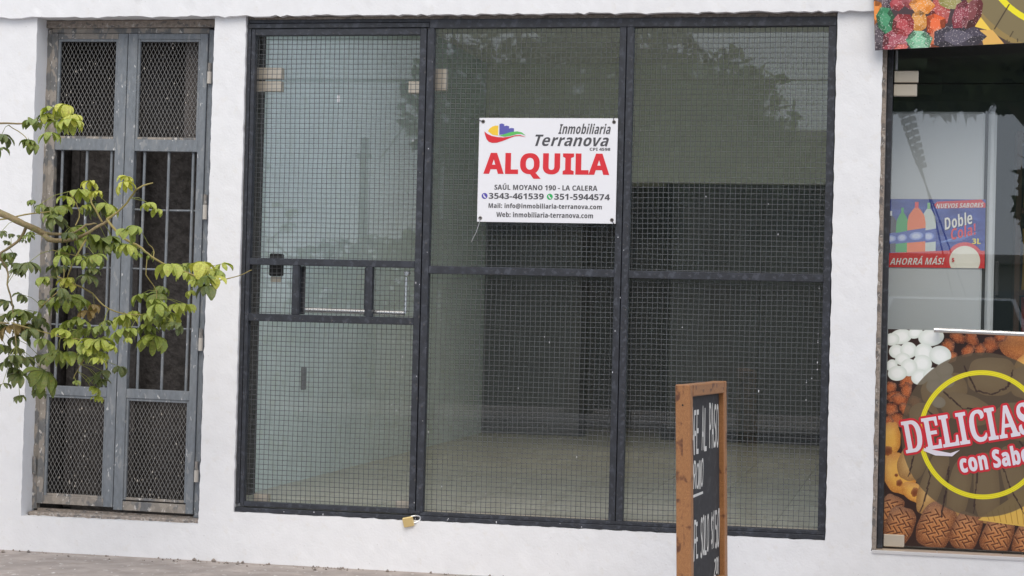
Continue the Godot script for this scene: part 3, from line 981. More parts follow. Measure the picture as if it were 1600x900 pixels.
# ---------------------------------------------------------------- the sweet shop on the right
func vinyl_print() -> Image:
	var img := Image.create(640, 816, false, Image.FORMAT_RGB8)
	img.fill(srgb(46, 24, 18))
	var s := Vector2(2.34, 2.42)
	var to := func(x: float, y: float) -> Vector2:
		return Vector2((x - 1380.0) * s.x, (y - 516.0 - 0.03 * (x - 1380.0)) * s.y)
	var dark := srgb(58, 22, 14)
	# crumbed biscuit, toasted nuts
	var p: Vector2 = to.call(1592, 543)
	blob(img, p.x, p.y, 92, 58, 0.1, srgb(176, 104, 52), srgb(124, 62, 30), srgb(226, 160, 96), 0.35, 2.0, 0.02)
	for q in [[1475, 543, 13, 11], [1490, 530, 14, 9], [1512, 533, 15, 10], [1506, 550, 13, 9], [1541, 541, 13, 15], [1525, 548, 10, 9], [1480, 560, 11, 9], [1557, 528, 12, 9], [1386, 607, 10, 10], [1411, 598, 15, 11], [1391, 621, 13, 9], [1411, 612, 14, 9], [1401, 626, 15, 10], [1387, 641, 12, 11], [1410, 641, 12, 9], [1396, 658, 15, 12], [1383, 660, 10, 9], [1425, 630, 12, 10]]:
		var c: Vector2 = to.call(q[0], q[1])
		blob(img, c.x, c.y, q[2] * 2.3, q[3] * 2.3, rng.randf() * 3.0, srgb(166, 80, 40), srgb(62, 20, 14), srgb(240, 176, 116), 0.26, 2.0, 0.09)
	# yellow biscuits on the left
	for q in [[1386, 690, 17, 30, 0.1], [1383, 722, 16, 18, 0.0], [1402, 742, 25, 34, -0.5], [1430, 772, 26, 14, 0.5], [1598, 580, 20, 26, 0.3], [1620, 620, 22, 22, 0.0]]:
		var c: Vector2 = to.call(q[0], q[1])
		blob(img, c.x, c.y, q[2] * 2.4, q[3] * 2.4, q[4], srgb(224, 168, 74), srgb(186, 116, 44), srgb(240, 200, 116), 0.12, 2.2, 0.05)
	for q in [[1384, 706, 7, 8], [1403, 756, 5, 6], [1398, 744, 3, 3], [1428, 770, 6, 8]]:
		var c: Vector2 = to.call(q[0], q[1])
		blob(img, c.x, c.y, q[2] * 2.4, q[3] * 2.4, 0.3, srgb(126, 66, 28), srgb(170, 100, 44), dark, 0.1, 2.0, 0.08)
	# biscuits under the round badge
	for q in [[1545, 590, 38, 30, 0.0], [1600, 600, 26, 26, 0.2], [1470, 610, 36, 24, -0.3], [1505, 640, 40, 22, 0.3], [1440, 660, 24, 30, 0.0], [1425, 720, 22, 34, 0.4], [1455, 755, 17, 52, 0.32], [1497, 765, 17, 50, 0.14], [1540, 762, 20, 56, -0.05], [1585, 750, 20, 56, -0.28], [1625, 735, 20, 50, -0.4], [1590, 660, 40, 30, 0.1]]:
		var c: Vector2 = to.call(q[0], q[1])
		blob(img, c.x, c.y, q[2] * 2.4, q[3] * 2.4, q[4], srgb(196, 158, 100), srgb(150, 108, 60), srgb(214, 178, 120), 0.1, 2.6, 0.03)
	# woven biscuits along the bottom
	for q in [[1390, 800, 18, 26], [1405, 822, 22, 30], [1462, 822, 27, 36], [1509, 830, 22, 30], [1558, 836, 23, 30], [1606, 842, 22, 28], [1652, 846, 22, 28]]:
		var c: Vector2 = to.call(q[0], q[1])
		blob(img, c.x, c.y, q[2] * 2.4, q[3] * 2.4, 0.35, srgb(182, 118, 68), srgb(92, 48, 26), srgb(218, 164, 116), 0.18, 3.4, 0.03)
		var e1 := Vector2(cos(0.35), sin(0.35))
		var e2 := Vector2(-e1.y, e1.x)
		for r in range(-4, 5):
			for k in range(-2, 3):
				var a: Vector2 = c + e1 * (k * 24.0 + (12.0 if r % 2 else 0.0) + rng.randf_range(-3, 3)) + e2 * (r * 17.0 + rng.randf_range(-3, 3))
				var f := Vector2((a - c).dot(e1) / (q[2] * 2.1), (a - c).dot(e2) / (q[3] * 2.1)).length()
				if f < 0.92:
					var d := (e1 + e2 * 0.8).normalized() if r % 2 else (e1 - e2 * 0.8).normalized()
					stroke(img, a - d * 12.0, a + d * 12.0, 6.0, Color(0.30, 0.14, 0.08, 0.8))
					stroke(img, a - d * 10.0 + e2 * 4.5, a + d * 10.0 + e2 * 4.5, 3.0, Color(0.86, 0.66, 0.46, 0.6))
	# wafer corner
	poly(img, PackedVector2Array([to.call(1528, 812), to.call(1600, 762), to.call(1660, 745), to.call(1660, 830), to.call(1605, 822)]), srgb(216, 176, 84))
	for k in 12:
		stroke(img, to.call(1545 + k * 9, 812 + k * 1.0), to.call(1540 + k * 9, 800 - k * 2.5), 3.0, Color(0.62, 0.44, 0.16, 0.7))
	# sugared almonds
	for q in [[1400, 528, 18, 12], [1423, 522, 12, 9], [1448, 529, 20, 14], [1386, 532, 12, 10], [1394, 551, 12, 11], [1413, 549, 13, 13], [1437, 553, 15, 15], [1463, 557, 17, 15], [1387, 573, 9, 10], [1404, 563, 12, 10], [1435, 570, 15, 14], [1414, 576, 13, 14], [1396, 585, 15, 12], [1432, 591, 14, 12], [1452, 588, 15, 12], [1470, 580, 14, 12], [1456, 606, 14, 11], [1475, 597, 12, 11], [1462, 630, 11, 9]]:
		var c: Vector2 = to.call(q[0], q[1])
		blob(img, c.x, c.y, q[2] * 2.42, q[3] * 2.42, rng.randf_range(-0.4, 0.4), srgb(240, 243, 242), srgb(212, 221, 214), Color.WHITE, 0.0)
	# see-through dark round badge with its yellow ring
	var mid: Vector2 = to.call(1531, 680)
	var face_c := srgb(94, 82, 64)
	for y in img.get_height():
		for x in img.get_width():
			var d := Vector2((x - mid.x) / s.x, (y - mid.y) / s.y).length()
			if d < 127.5:
				img.set_pixel(x, y, img.get_pixel(x, y).lerp(face_c, 0.80 * clampf(127.5 - d, 0.0, 1.0)))
			var rr := absf(d - 96.0)
			if rr < 5.0:
				img.set_pixel(x, y, img.get_pixel(x, y).lerp(srgb(238, 226, 38) if rr < 1.2 or rr > 1.9 else srgb(214, 196, 30), clampf((4.0 - rr), 0.0, 1.0)))
	for l in [[1440, 700, 1452, 745], [1452, 745, 1438, 800], [1480, 730, 1478, 760], [1478, 760, 1470, 806], [1526, 728, 1521, 800], [1560, 712, 1575, 760], [1575, 760, 1598, 800], [1500, 575, 1520, 612], [1520, 612, 1545, 618], [1545, 618, 1570, 606], [1570, 606, 1577, 580], [1470, 615, 1500, 640], [1440, 640, 1470, 660], [1500, 640, 1540, 640], [1425, 715, 1418, 745], [1590, 690, 1610, 720]]:
		var pa: Vector2 = to.call(l[0], l[1])
		var pb: Vector2 = to.call(l[2], l[3])
		for k in 6:
			var q0 := pa.lerp(pb, k / 6.0) + Vector2(rng.randf_range(-3, 3), rng.randf_range(-3, 3))
			var q1 := pa.lerp(pb, (k + 1.2) / 6.0) + Vector2(rng.randf_range(-3, 3), rng.randf_range(-3, 3))
			stroke(img, q0, q1, rng.randf_range(2.5, 7.0), Color(0.19, 0.12, 0.11, 0.75))
	# the ring lies over the biscuits
	for y in img.get_height():
		for x in img.get_width():
			var rr := absf(Vector2((x - mid.x) / s.x, (y - mid.y) / s.y).length() - 96.0)
			if rr < 4.0:
				img.set_pixel(x, y, img.get_pixel(x, y).lerp(srgb(236, 224, 40) if rr < 1.0 or rr > 1.8 else srgb(206, 190, 34), clampf(4.0 - rr, 0.0, 1.0)))
	return img

# a sugared jelly: an angular piece with facets of several tones and grains of sugar
func candy(img: Image, c: Vector2, rx: float, ry: float, rot: float, col: Color, sugar: float) -> void:
	var n := 6 + rng.randi() % 3
	var ring := PackedVector2Array()
	for k in n:
		var a := TAU * (k + rng.randf_range(-0.2, 0.2)) / n
		ring.append(c + Vector2(cos(a) * rx, sin(a) * ry).rotated(rot) * rng.randf_range(0.92, 1.1))
	var inner := PackedVector2Array()
	for p in ring:
		inner.append(c + (p - c) * rng.randf_range(0.45, 0.62) + Vector2(-2, -3))
	poly(img, ring, col.darkened(0.35))
	for k in n:
		var k2 := (k + 1) % n
		var t := col.darkened(rng.randf_range(0.0, 0.45)) if rng.randf() < 0.6 else col.lightened(rng.randf_range(0.0, 0.3))
		poly(img, PackedVector2Array([ring[k], ring[k2], inner[k2], inner[k]]), Color(t.r, t.g, t.b, 0.85))
	poly(img, inner, col.lightened(0.12))
	for k in int(sugar * rx * ry * 0.4):
		var q := c + Vector2(rng.randf_range(-1, 1) * rx, rng.randf_range(-1, 1) * ry)
		if Geometry2D.is_point_in_polygon(q, ring):
			stroke(img, q, q + Vector2(rng.randf_range(-1, 1), rng.randf_range(-1, 1)), rng.randf_range(1.0, 2.4), Color(0.94, 0.90, 0.90, rng.randf_range(0.4, 0.95)))

func banner_print() -> Image:
	var img := Image.create(720, 420, false, Image.FORMAT_RGB8)
	img.fill(srgb(70, 52, 58))
	var s := 2.05
	var to := func(x: float, y: float) -> Vector2:
		return Vector2((x - 1368.0) * s, 420.0 - (82.0 - y - 0.052 * (x - 1368.0)) * s)
	# pale badge and wafer at the right
	poly(img, PackedVector2Array([to.call(1512, 10), to.call(1545, 52), to.call(1575, 70), to.call(1700, 80), to.call(1700, -60), to.call(1500, -60)]), srgb(150, 128, 78))
	poly(img, PackedVector2Array([to.call(1508, 18), to.call(1520, 14), to.call(1548, 52), to.call(1512, 42)]), srgb(244, 206, 82))
	poly(img, PackedVector2Array([to.call(1530, 50), to.call(1549, 50), to.call(1568, 74), to.call(1535, 76)]), srgb(226, 178, 96))
	var mid: Vector2 = to.call(1668, -85)
	for y in img.get_height():
		for x in img.get_width():
			var d := Vector2(x - mid.x, y - mid.y).length() / s
			if d < 168:
				img.set_pixel(x, y, img.get_pixel(x, y).lerp(srgb(124, 112, 82), 0.85))
			if absf(d - 132.0) < 4.5:
				img.set_pixel(x, y, srgb(240, 228, 34))
	stroke(img, to.call(1575, 10), to.call(1552, 48), 4.0, Color(0.25, 0.2, 0.14, 0.9))
	for k in 26:
		var a: Vector2 = to.call(rng.randf_range(1560, 1700), rng.randf_range(52, 70))
		stroke(img, a, a + Vector2(rng.randf_range(-16, 16), rng.randf_range(8, 18)), 4.0, Color(0.30, 0.25, 0.17, 0.8))
	# sugared jellies
	for q in [[1382, 8, 16, 15, 0.3, srgb(78, 60, 72), 0.35], [1404, 8, 10, 10, 0.6, srgb(176, 62, 72), 0.2], [1372, 24, 9, 20, 0.0, srgb(232, 128, 40), 0.1], [1428, 4, 16, 12, 0.0, srgb(150, 62, 70), 0.3], [1470, 18, 14, 22, 0.0, srgb(176, 60, 56), 0.3], [1486, 6, 16, 10, 0.2, srgb(146, 140, 70), 0.3], [1374, 60, 11, 20, 0.1, srgb(68, 58, 68), 0.3], [1400, 68, 18, 18, 0.4, srgb(158, 62, 78), 0.38], [1442, 12, 17, 13, 0.1, srgb(238, 142, 48), 0.3], [1438, 36, 12, 14, 0.0, srgb(222, 150, 66), 0.32], [1386, 34, 12, 18, -0.2, srgb(52, 136, 92), 0.14], [1412, 42, 15, 16, 0.5, srgb(176, 52, 60), 0.28], [1463, 41, 16, 16, 0.6, srgb(236, 96, 44), 0.12], [1465, 68, 20, 12, 0.0, srgb(206, 92, 52), 0.2], [1496, 62, 36, 20, 0.0, srgb(74, 68, 86), 0.16], [1520, 24, 11, 24, 0.4, srgb(112, 42, 48), 0.1], [1502, 26, 11, 21, 0.35, srgb(140, 48, 64), 0.42], [1437, 66, 18, 14, 0.0, srgb(116, 190, 148), 0.42], [1408, 78, 10, 6, 0.0, srgb(206, 84, 76), 0.3]]:
		var c: Vector2 = to.call(q[0], q[1])
		candy(img, c, q[2] * s * 1.16, q[3] * s * 1.16, q[4], q[5], q[6])
	return img

func poster_print() -> Image:
	var img := Image.create(460, 336, false, Image.FORMAT_RGB8)
	var n := FastNoiseLite.new()
	n.seed = 3
	n.frequency = 0.012
	for y in 336:
		for x in 460:
			var t := clampf(0.5 + 0.9 * n.get_noise_2d(x * 0.5 + y * 0.4, y * 1.6), 0.0, 1.0)
			img.set_pixel(x, y, srgb(28, 40, 128).lerp(srgb(92, 116, 196), t * 0.7))
	var bottle := func(cx: float, base: float, w: float, h: float, c: Color, cap: Color) -> void:
		poly(img, PackedVector2Array([Vector2(cx - w, base), Vector2(cx + w, base), Vector2(cx + w, base - h * 0.62), Vector2(cx + w * 0.86, base - h * 0.78), Vector2(cx + w * 0.45, base - h * 0.90), Vector2(cx + w * 0.2, base - h * 0.95), Vector2(cx - w * 0.2, base - h * 0.95), Vector2(cx - w * 0.45, base - h * 0.90), Vector2(cx - w * 0.86, base - h * 0.78), Vector2(cx - w, base - h * 0.62)]), c)
		poly(img, PackedVector2Array([Vector2(cx - w * 0.2, base - h * 0.94), Vector2(cx + w * 0.2, base - h * 0.94), Vector2(cx + w * 0.2, base - h * 1.07), Vector2(cx - w * 0.2, base - h * 1.07)]), cap)
		poly(img, PackedVector2Array([Vector2(cx - w, base - h * 0.20), Vector2(cx + w, base - h * 0.24), Vector2(cx + w, base - h * 0.52), Vector2(cx - w, base - h * 0.46)]), srgb(74, 92, 176))
		blob(img, cx, base - h * 0.35, w * 0.8, h * 0.09, -0.1, srgb(190, 202, 236), srgb(96, 120, 206), Color.WHITE, 0.1)
	bottle.call(6.0, 262.0, 40.0, 190.0, srgb(70, 62, 70), srgb(220, 224, 226))
	bottle.call(64.0, 262.0, 30.0, 205.0, srgb(64, 168, 84), srgb(60, 170, 80))
	bottle.call(190.0, 262.0, 36.0, 228.0, srgb(196, 210, 206), srgb(128, 190, 120))
	bottle.call(132.0, 262.0, 44.0, 232.0, srgb(240, 122, 56), srgb(226, 60, 48))
	poly(img, PackedVector2Array([Vector2(230, 12), Vector2(440, 0), Vector2(460, 20), Vector2(460, 40), Vector2(225, 46), Vector2(215, 26)]), srgb(206, 46, 56))
	poly(img, PackedVector2Array([Vector2(0, 266), Vector2(300, 250), Vector2(460, 250), Vector2(460, 336), Vector2(0, 336)]), srgb(208, 42, 44))
	blob(img, 365, 296, 88, 88, 0.0, srgb(206, 40, 44), srgb(206, 40, 44), Color.WHITE, 0.0)
	blob(img, 365, 300, 74, 74, 0.0, srgb(232, 232, 218), srgb(226, 226, 210), Color.WHITE, 0.0)
	blob(img, 345, 140, 92, 40, -0.25, srgb(40, 66, 178), srgb(30, 44, 132), Color.WHITE, 0.0)
	for k in 6:
		stroke(img, Vector2(250 + k * 8, 210 - k * 3), Vector2(350 + k * 14, 200 - k * 8), 5.0, Color(0.55, 0.68, 0.92, 0.5))
	return img

func sweet_shop() -> void:
	fonts()
	var z := -0.120
	# dark room behind
	bx("side_wall", 3.06, 3.10, 0.0, 3.3, -4.2, -0.149, M.shop_grey, house)
	bx("side_wall", 5.5, 5.6, 0.0, 3.3, -4.2, -0.149, M.shop_grey, house)
	bx("back_wall", 3.10, 5.5, 0.2, 3.3, -4.2, -4.1, M.shop_grey, house)
	bx("ceiling", 3.10, 5.5, 2.75, 3.3, -4.1, -0.149, M.shop_grey, house)
	bx("floor_slab", 3.10, 5.5, 0.0, 0.206, -4.1, -0.149, M.joint, house)
	var tan := []
	for k in 3:
		var t := mat(srgb(196 + k * 4, 180 + k * 3, 164 + k * 3), 0.4)
		tan.append(t)
	for i in 8:
		for j in 4:
			bx("doorstep_tile", 3.122 + i * 0.298, 3.122 + i * 0.298 + 0.295, 0.2065, 0.2150, -0.018 - (j + 1) * 0.3, -0.021 - j * 0.3, tan[rng.randi() % 3], house, 0.001)
	bx("edge_trim", 3.122, 4.9, 0.203, 0.2172, -0.0205, 0.006, mat(srgb(222, 222, 224), 0.4, 0.4), house, 0.001)
	# glazed front: frame, transom, door leaf with its printed film
	var f := thing("shopfront_frame", "dark metal upright and glass transom beside the sweet shop door", "frame")
	bx("post", 3.142, 3.168, 0.2155, 2.70, -0.14, -0.085, M.dark_paint, f)
	bx("transom_pane", 3.170, 4.88, 2.406, 2.70, z - 0.008, z, M.glass, f, 0.0005)
	bx("patch_fitting", 3.172, 3.285, 2.4065, 2.462, z - 0.022, z + 0.016, M.steel, f, 0.003)
	bx("fixed_pane", 3.975, 4.88, 0.222, 2.400, z - 0.008, z, M.glass, f, 0.0005)
	bx("bracket", 3.176, 3.188, 2.466, 2.56, z - 0.03, z + 0.01, mat(srgb(160, 162, 166), 0.4, 0.5), f)
	var d := thing("glass_door", "sweet shop glass door with printed biscuit film and chrome bar", "door")
	bx("pane", 3.171, 3.968, 0.224, 2.400, z - 0.008, z, M.glass, d, 0.0005)
	bx("patch_fitting", 3.171, 3.280, 2.343, 2.3995, z - 0.022, z + 0.016, M.steel, d, 0.003)
	var film := part("printed_film", sheet_mesh(0.797, 1.016, 0.0006), print_material(vinyl_print(), 0.3), d, Vector3(3.171, 0.230, z + 0.0008))
	bx("patch_fitting", 3.171, 3.268, 0.2245, 0.282, z - 0.022, z + 0.016, M.steel, d, 0.003)
	var bar := part("pull_bar", tube_mesh([Vector3(3.382, 1.247, -0.075), Vector3(3.94, 1.235, -0.075)], 0.0115, 12), M.chrome, d)
	part("standoff", tube_mesh([Vector3(3.40, 1.247, -0.118), Vector3(3.40, 1.247, -0.08)], 0.009, 8), M.chrome, bar)
	part("standoff", tube_mesh([Vector3(3.90, 1.236, -0.118), Vector3(3.90, 1.236, -0.08)], 0.009, 8), M.chrome, bar)
	var turn := 0.196
	var ln := Node3D.new()
	ln.name = "film_lettering"
	d.add_child(ln)
	ln.position = Vector3(3.268, 0.664, z + 0.0022)
	ln.rotation.z = turn
	var rim := mat(srgb(206, 36, 52), 0.4)
	for e in 12:
		var a := TAU * e / 12.0
		var off := Vector2(cos(a), sin(a)) * 0.0105
		letters("DELICIAS", serif, off.x, 0.590 + off.x, off.y, 0.150 + off.y, 0.00005 * e, rim, ln, 0.0, 0.0, 0.0002)
		letters("con Sabor", fat, 0.232 + off.x, 0.590 + off.x, -0.130 + off.y, -0.040 + off.y, 0.00005 * e + 0.00002, rim, ln, 0.0, 0.0, 0.0002)
	letters("DELICIAS", serif, 0.0, 0.590, 0.0, 0.150, 0.0012, M.white_ink, ln)
	letters("con Sabor", fat, 0.232, 0.590, -0.130, -0.040, 0.0012, M.white_ink, ln)
	part("flourish", plate(PackedVector2Array([Vector2(0.085, 0.012), Vector2(0.20, -0.030), Vector2(0.245, -0.022), Vector2(0.205, -0.046), Vector2(0.13, -0.030), Vector2(0.08, 0.0)]), 0.0004), M.white_ink, ln, Vector3(0, 0, 0.0012))
	# banner over the door
	var b := thing("sweets_banner", "printed banner of sugared jellies over the sweet shop door", "banner", Vector3(3.086, 2.537, 0.050))
	b.rotation.z = 0.047
	part("print", sheet_mesh(1.03, 0.60, 0.012), print_material(banner_print(), 0.5), b)
	bx("batten", 0.02, 1.01, 0.52, 0.56, -0.06, -0.001, M.shelf_wood, b)
	bx("batten", 0.06, 1.01, 0.16, 0.20, -0.032, -0.001, M.shelf_wood, b)
	# refrigerator seen from its side
	var white := mat(srgb(188, 195, 198), 0.35)
	var r := thing("refrigerator", "white shop refrigerator seen from its side behind the glass door", "refrigerator", Vector3(3.36, 0.2155, -0.80))
	bx("body", -0.245, 0.244, 0.06, 2.09, -0.34, 0.35, white, r, 0.01)
	bx("base", -0.23, 0.235, 0.001, 0.059, -0.32, 0.33, M.black, r, 0.004)
	bx("gasket", 0.2445, 0.259, 0.09, 2.085, -0.335, 0.343, M.black, r, 0.002)
	bx("door", 0.2595, 0.300, 0.075, 2.092, -0.34, 0.352, white, r, 0.014)
	bx("handle", 0.301, 0.325, 1.20, 1.37, 0.26, 0.33, M.black, r, 0.006)
	# soda poster stuck on it
	var po := thing("soda_poster", "blue and red soda poster with four bottles on the refrigerator side", "poster", Vector3(3.159, 1.545, -0.4485))
	po.rotation.z = 0.006
	part("print", sheet_mesh(0.456, 0.333, 0.0006, 0.0012), print_material(poster_print(), 0.4), po, Vector3(0, 0, 0.0015))
	var cream := mat(srgb(226, 226, 222), 0.5)
	var yz := 0.0048
	letters("AHORRÁ MÁS!", slant, 0.006, 0.268, 0.014, 0.056, yz, cream, po, 0.02)
	letters("NUEVOS SABORES", slant, 0.222, 0.448, 0.292, 0.314, yz, cream, po, 0.03)
	var shade := mat(srgb(24, 30, 92), 0.5)
	letters("Doble", slant, 0.262, 0.400, 0.196, 0.256, yz - 0.0006, shade, po, 0.24)
	letters("Doble", slant, 0.258, 0.396, 0.200, 0.260, yz + 0.0004, cream, po, 0.24)
	letters("Cola!", slant, 0.292, 0.418, 0.150, 0.206, yz, M.red, po, 0.24)
	letters("3L", sans, 0.396, 0.436, 0.118, 0.144, yz, mat(srgb(236, 220, 60), 0.5), po)
	letters("$", sans, 0.301, 0.314, 0.028, 0.050, yz, M.red, po)
	# shelves with packets
	var sh := thing("shelf_unit", "brown wooden shelf unit stocked with packets inside the sweet shop", "shelf", Vector3(3.80, 0.2155, -1.55))
	for x in [0.0, 0.98]:
		bx("side", x, x + 0.03, 0.0, 2.1, -0.3, 0.0, M.shelf_wood, sh)
	for y in [0.05, 0.45, 0.85, 1.22, 1.66, 2.06]:
		bx("shelf_board", 0.031, 0.979, y, y + 0.03, -0.3, -0.002, M.shelf_wood, sh)
	bx("back_panel", 0.031, 0.979, 0.09, 2.05, -0.312, -0.301, M.black, sh)
	var stock := [[0.48, srgb(160, 96, 44), "brown"], [0.88, srgb(172, 60, 44), "red"], [1.25, srgb(206, 164, 64), "golden"], [1.69, srgb(214, 188, 96), "pale yellow"]]
	for e in stock:
		var o := packet(0.15, 0.33, mat(e[1], 0.25))
		o.position = Vector3(3.92, 0.2155 + e[0] + 0.0005, -1.67)
		tag(o, "%s sealed packet on the brown shelves inside the sweet shop" % e[2], "packet", "packets on the wooden shelves")

# a pillow packet with crimped ends
func packet(w: float, h: float, m: Material) -> MeshInstance3D:
	var st := begin()
	st.set_smooth_group(1)
	var nu := 6
	var nv := 8
	var pt := func(u: float, v: float, s: float) -> Vector3:
		var bulge := sin(PI * u) * pow(sin(PI * clampf(v, 0.0, 1.0)), 0.5) * 0.045
		var pinch := 1.0 - 0.06 * sin(PI * v)
		return Vector3((u - 0.5) * w * pinch, v * h, s * (0.002 + bulge) + 0.004 * sin(u * 19.0 + v * 11.0) * sin(PI * u) * sin(PI * v))
	for s in [-1.0, 1.0]:
		for j in nv:
			for i in nu:
				var q := [pt.call(float(i) / nu, float(j) / nv, s), pt.call(float(i + 1) / nu, float(j) / nv, s), pt.call(float(i + 1) / nu, float(j + 1) / nv, s), pt.call(float(i) / nu, float(j + 1) / nv, s)]
				face(st, q, Vector3(0, 0, s))
	st.generate_normals()
	var o := MeshInstance3D.new()
	o.name = numbered("packet")
	o.mesh = st.commit()
	o.material_override = m
	add_child(o)
	return o

# ---------------------------------------------------------------- the tree over the pavement
const LEAVES := [
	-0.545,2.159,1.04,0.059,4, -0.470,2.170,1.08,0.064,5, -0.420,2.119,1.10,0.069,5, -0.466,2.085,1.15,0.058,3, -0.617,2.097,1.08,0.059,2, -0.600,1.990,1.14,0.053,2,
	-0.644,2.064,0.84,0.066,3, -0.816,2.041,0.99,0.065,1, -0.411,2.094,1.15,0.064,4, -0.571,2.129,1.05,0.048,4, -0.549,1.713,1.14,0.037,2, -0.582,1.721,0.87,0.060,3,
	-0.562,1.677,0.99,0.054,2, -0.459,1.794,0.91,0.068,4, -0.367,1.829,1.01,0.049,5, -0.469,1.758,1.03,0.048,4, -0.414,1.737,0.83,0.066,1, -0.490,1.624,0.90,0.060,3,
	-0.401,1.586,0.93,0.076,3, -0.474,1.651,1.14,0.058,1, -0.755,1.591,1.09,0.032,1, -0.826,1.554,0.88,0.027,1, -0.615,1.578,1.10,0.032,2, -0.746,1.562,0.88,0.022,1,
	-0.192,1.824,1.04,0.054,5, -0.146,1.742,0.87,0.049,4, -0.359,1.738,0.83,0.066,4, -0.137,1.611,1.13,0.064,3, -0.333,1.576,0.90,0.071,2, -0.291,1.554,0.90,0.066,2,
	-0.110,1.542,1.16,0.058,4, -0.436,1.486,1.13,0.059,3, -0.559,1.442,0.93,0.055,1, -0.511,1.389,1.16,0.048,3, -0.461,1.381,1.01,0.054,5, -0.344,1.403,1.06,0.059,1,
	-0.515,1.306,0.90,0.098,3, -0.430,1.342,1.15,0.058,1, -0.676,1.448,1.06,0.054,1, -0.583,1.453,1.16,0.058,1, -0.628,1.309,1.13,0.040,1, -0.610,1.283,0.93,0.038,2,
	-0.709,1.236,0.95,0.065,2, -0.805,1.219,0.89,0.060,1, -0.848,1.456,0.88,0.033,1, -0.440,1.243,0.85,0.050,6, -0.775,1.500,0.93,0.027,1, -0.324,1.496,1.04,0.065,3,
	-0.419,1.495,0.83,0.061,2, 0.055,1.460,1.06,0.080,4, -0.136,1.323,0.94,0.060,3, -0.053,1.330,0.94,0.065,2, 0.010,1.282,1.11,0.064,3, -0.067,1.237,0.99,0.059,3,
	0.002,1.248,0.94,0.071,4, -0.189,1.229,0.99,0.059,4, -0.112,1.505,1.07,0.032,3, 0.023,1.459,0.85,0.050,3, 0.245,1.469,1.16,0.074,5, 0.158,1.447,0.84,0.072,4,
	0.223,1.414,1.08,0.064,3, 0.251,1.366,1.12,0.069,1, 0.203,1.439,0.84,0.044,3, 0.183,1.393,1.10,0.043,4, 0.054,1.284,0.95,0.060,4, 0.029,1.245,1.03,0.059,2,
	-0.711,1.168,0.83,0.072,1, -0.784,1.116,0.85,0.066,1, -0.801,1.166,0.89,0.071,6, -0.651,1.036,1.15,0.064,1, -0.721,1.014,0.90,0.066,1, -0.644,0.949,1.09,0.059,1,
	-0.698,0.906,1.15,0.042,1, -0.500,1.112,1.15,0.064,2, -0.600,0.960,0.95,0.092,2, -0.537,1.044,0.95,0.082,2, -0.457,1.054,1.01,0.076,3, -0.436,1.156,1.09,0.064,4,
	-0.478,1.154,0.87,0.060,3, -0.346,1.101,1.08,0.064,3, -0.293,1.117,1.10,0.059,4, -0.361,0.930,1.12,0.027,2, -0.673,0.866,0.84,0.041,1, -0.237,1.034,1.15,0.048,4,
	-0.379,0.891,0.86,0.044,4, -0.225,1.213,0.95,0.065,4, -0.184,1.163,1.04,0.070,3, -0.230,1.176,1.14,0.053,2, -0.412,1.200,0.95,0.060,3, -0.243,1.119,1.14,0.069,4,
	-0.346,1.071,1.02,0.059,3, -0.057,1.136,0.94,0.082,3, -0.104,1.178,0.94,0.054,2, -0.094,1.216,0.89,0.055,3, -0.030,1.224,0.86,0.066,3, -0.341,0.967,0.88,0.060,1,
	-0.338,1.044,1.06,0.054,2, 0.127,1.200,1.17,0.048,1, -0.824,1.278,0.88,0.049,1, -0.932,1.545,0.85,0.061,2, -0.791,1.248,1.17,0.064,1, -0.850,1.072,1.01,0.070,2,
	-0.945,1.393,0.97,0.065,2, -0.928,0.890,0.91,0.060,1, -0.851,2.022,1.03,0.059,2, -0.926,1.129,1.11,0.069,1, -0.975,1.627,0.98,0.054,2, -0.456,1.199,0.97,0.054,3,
	-0.679,1.207,0.85,0.055,1, -0.592,1.152,1.14,0.058,1, -0.846,1.069,0.84,0.055,1, -0.476,1.532,1.00,0.049,3, -0.185,1.092,1.12,0.037,4, -0.374,0.936,0.87,0.049,1,
]
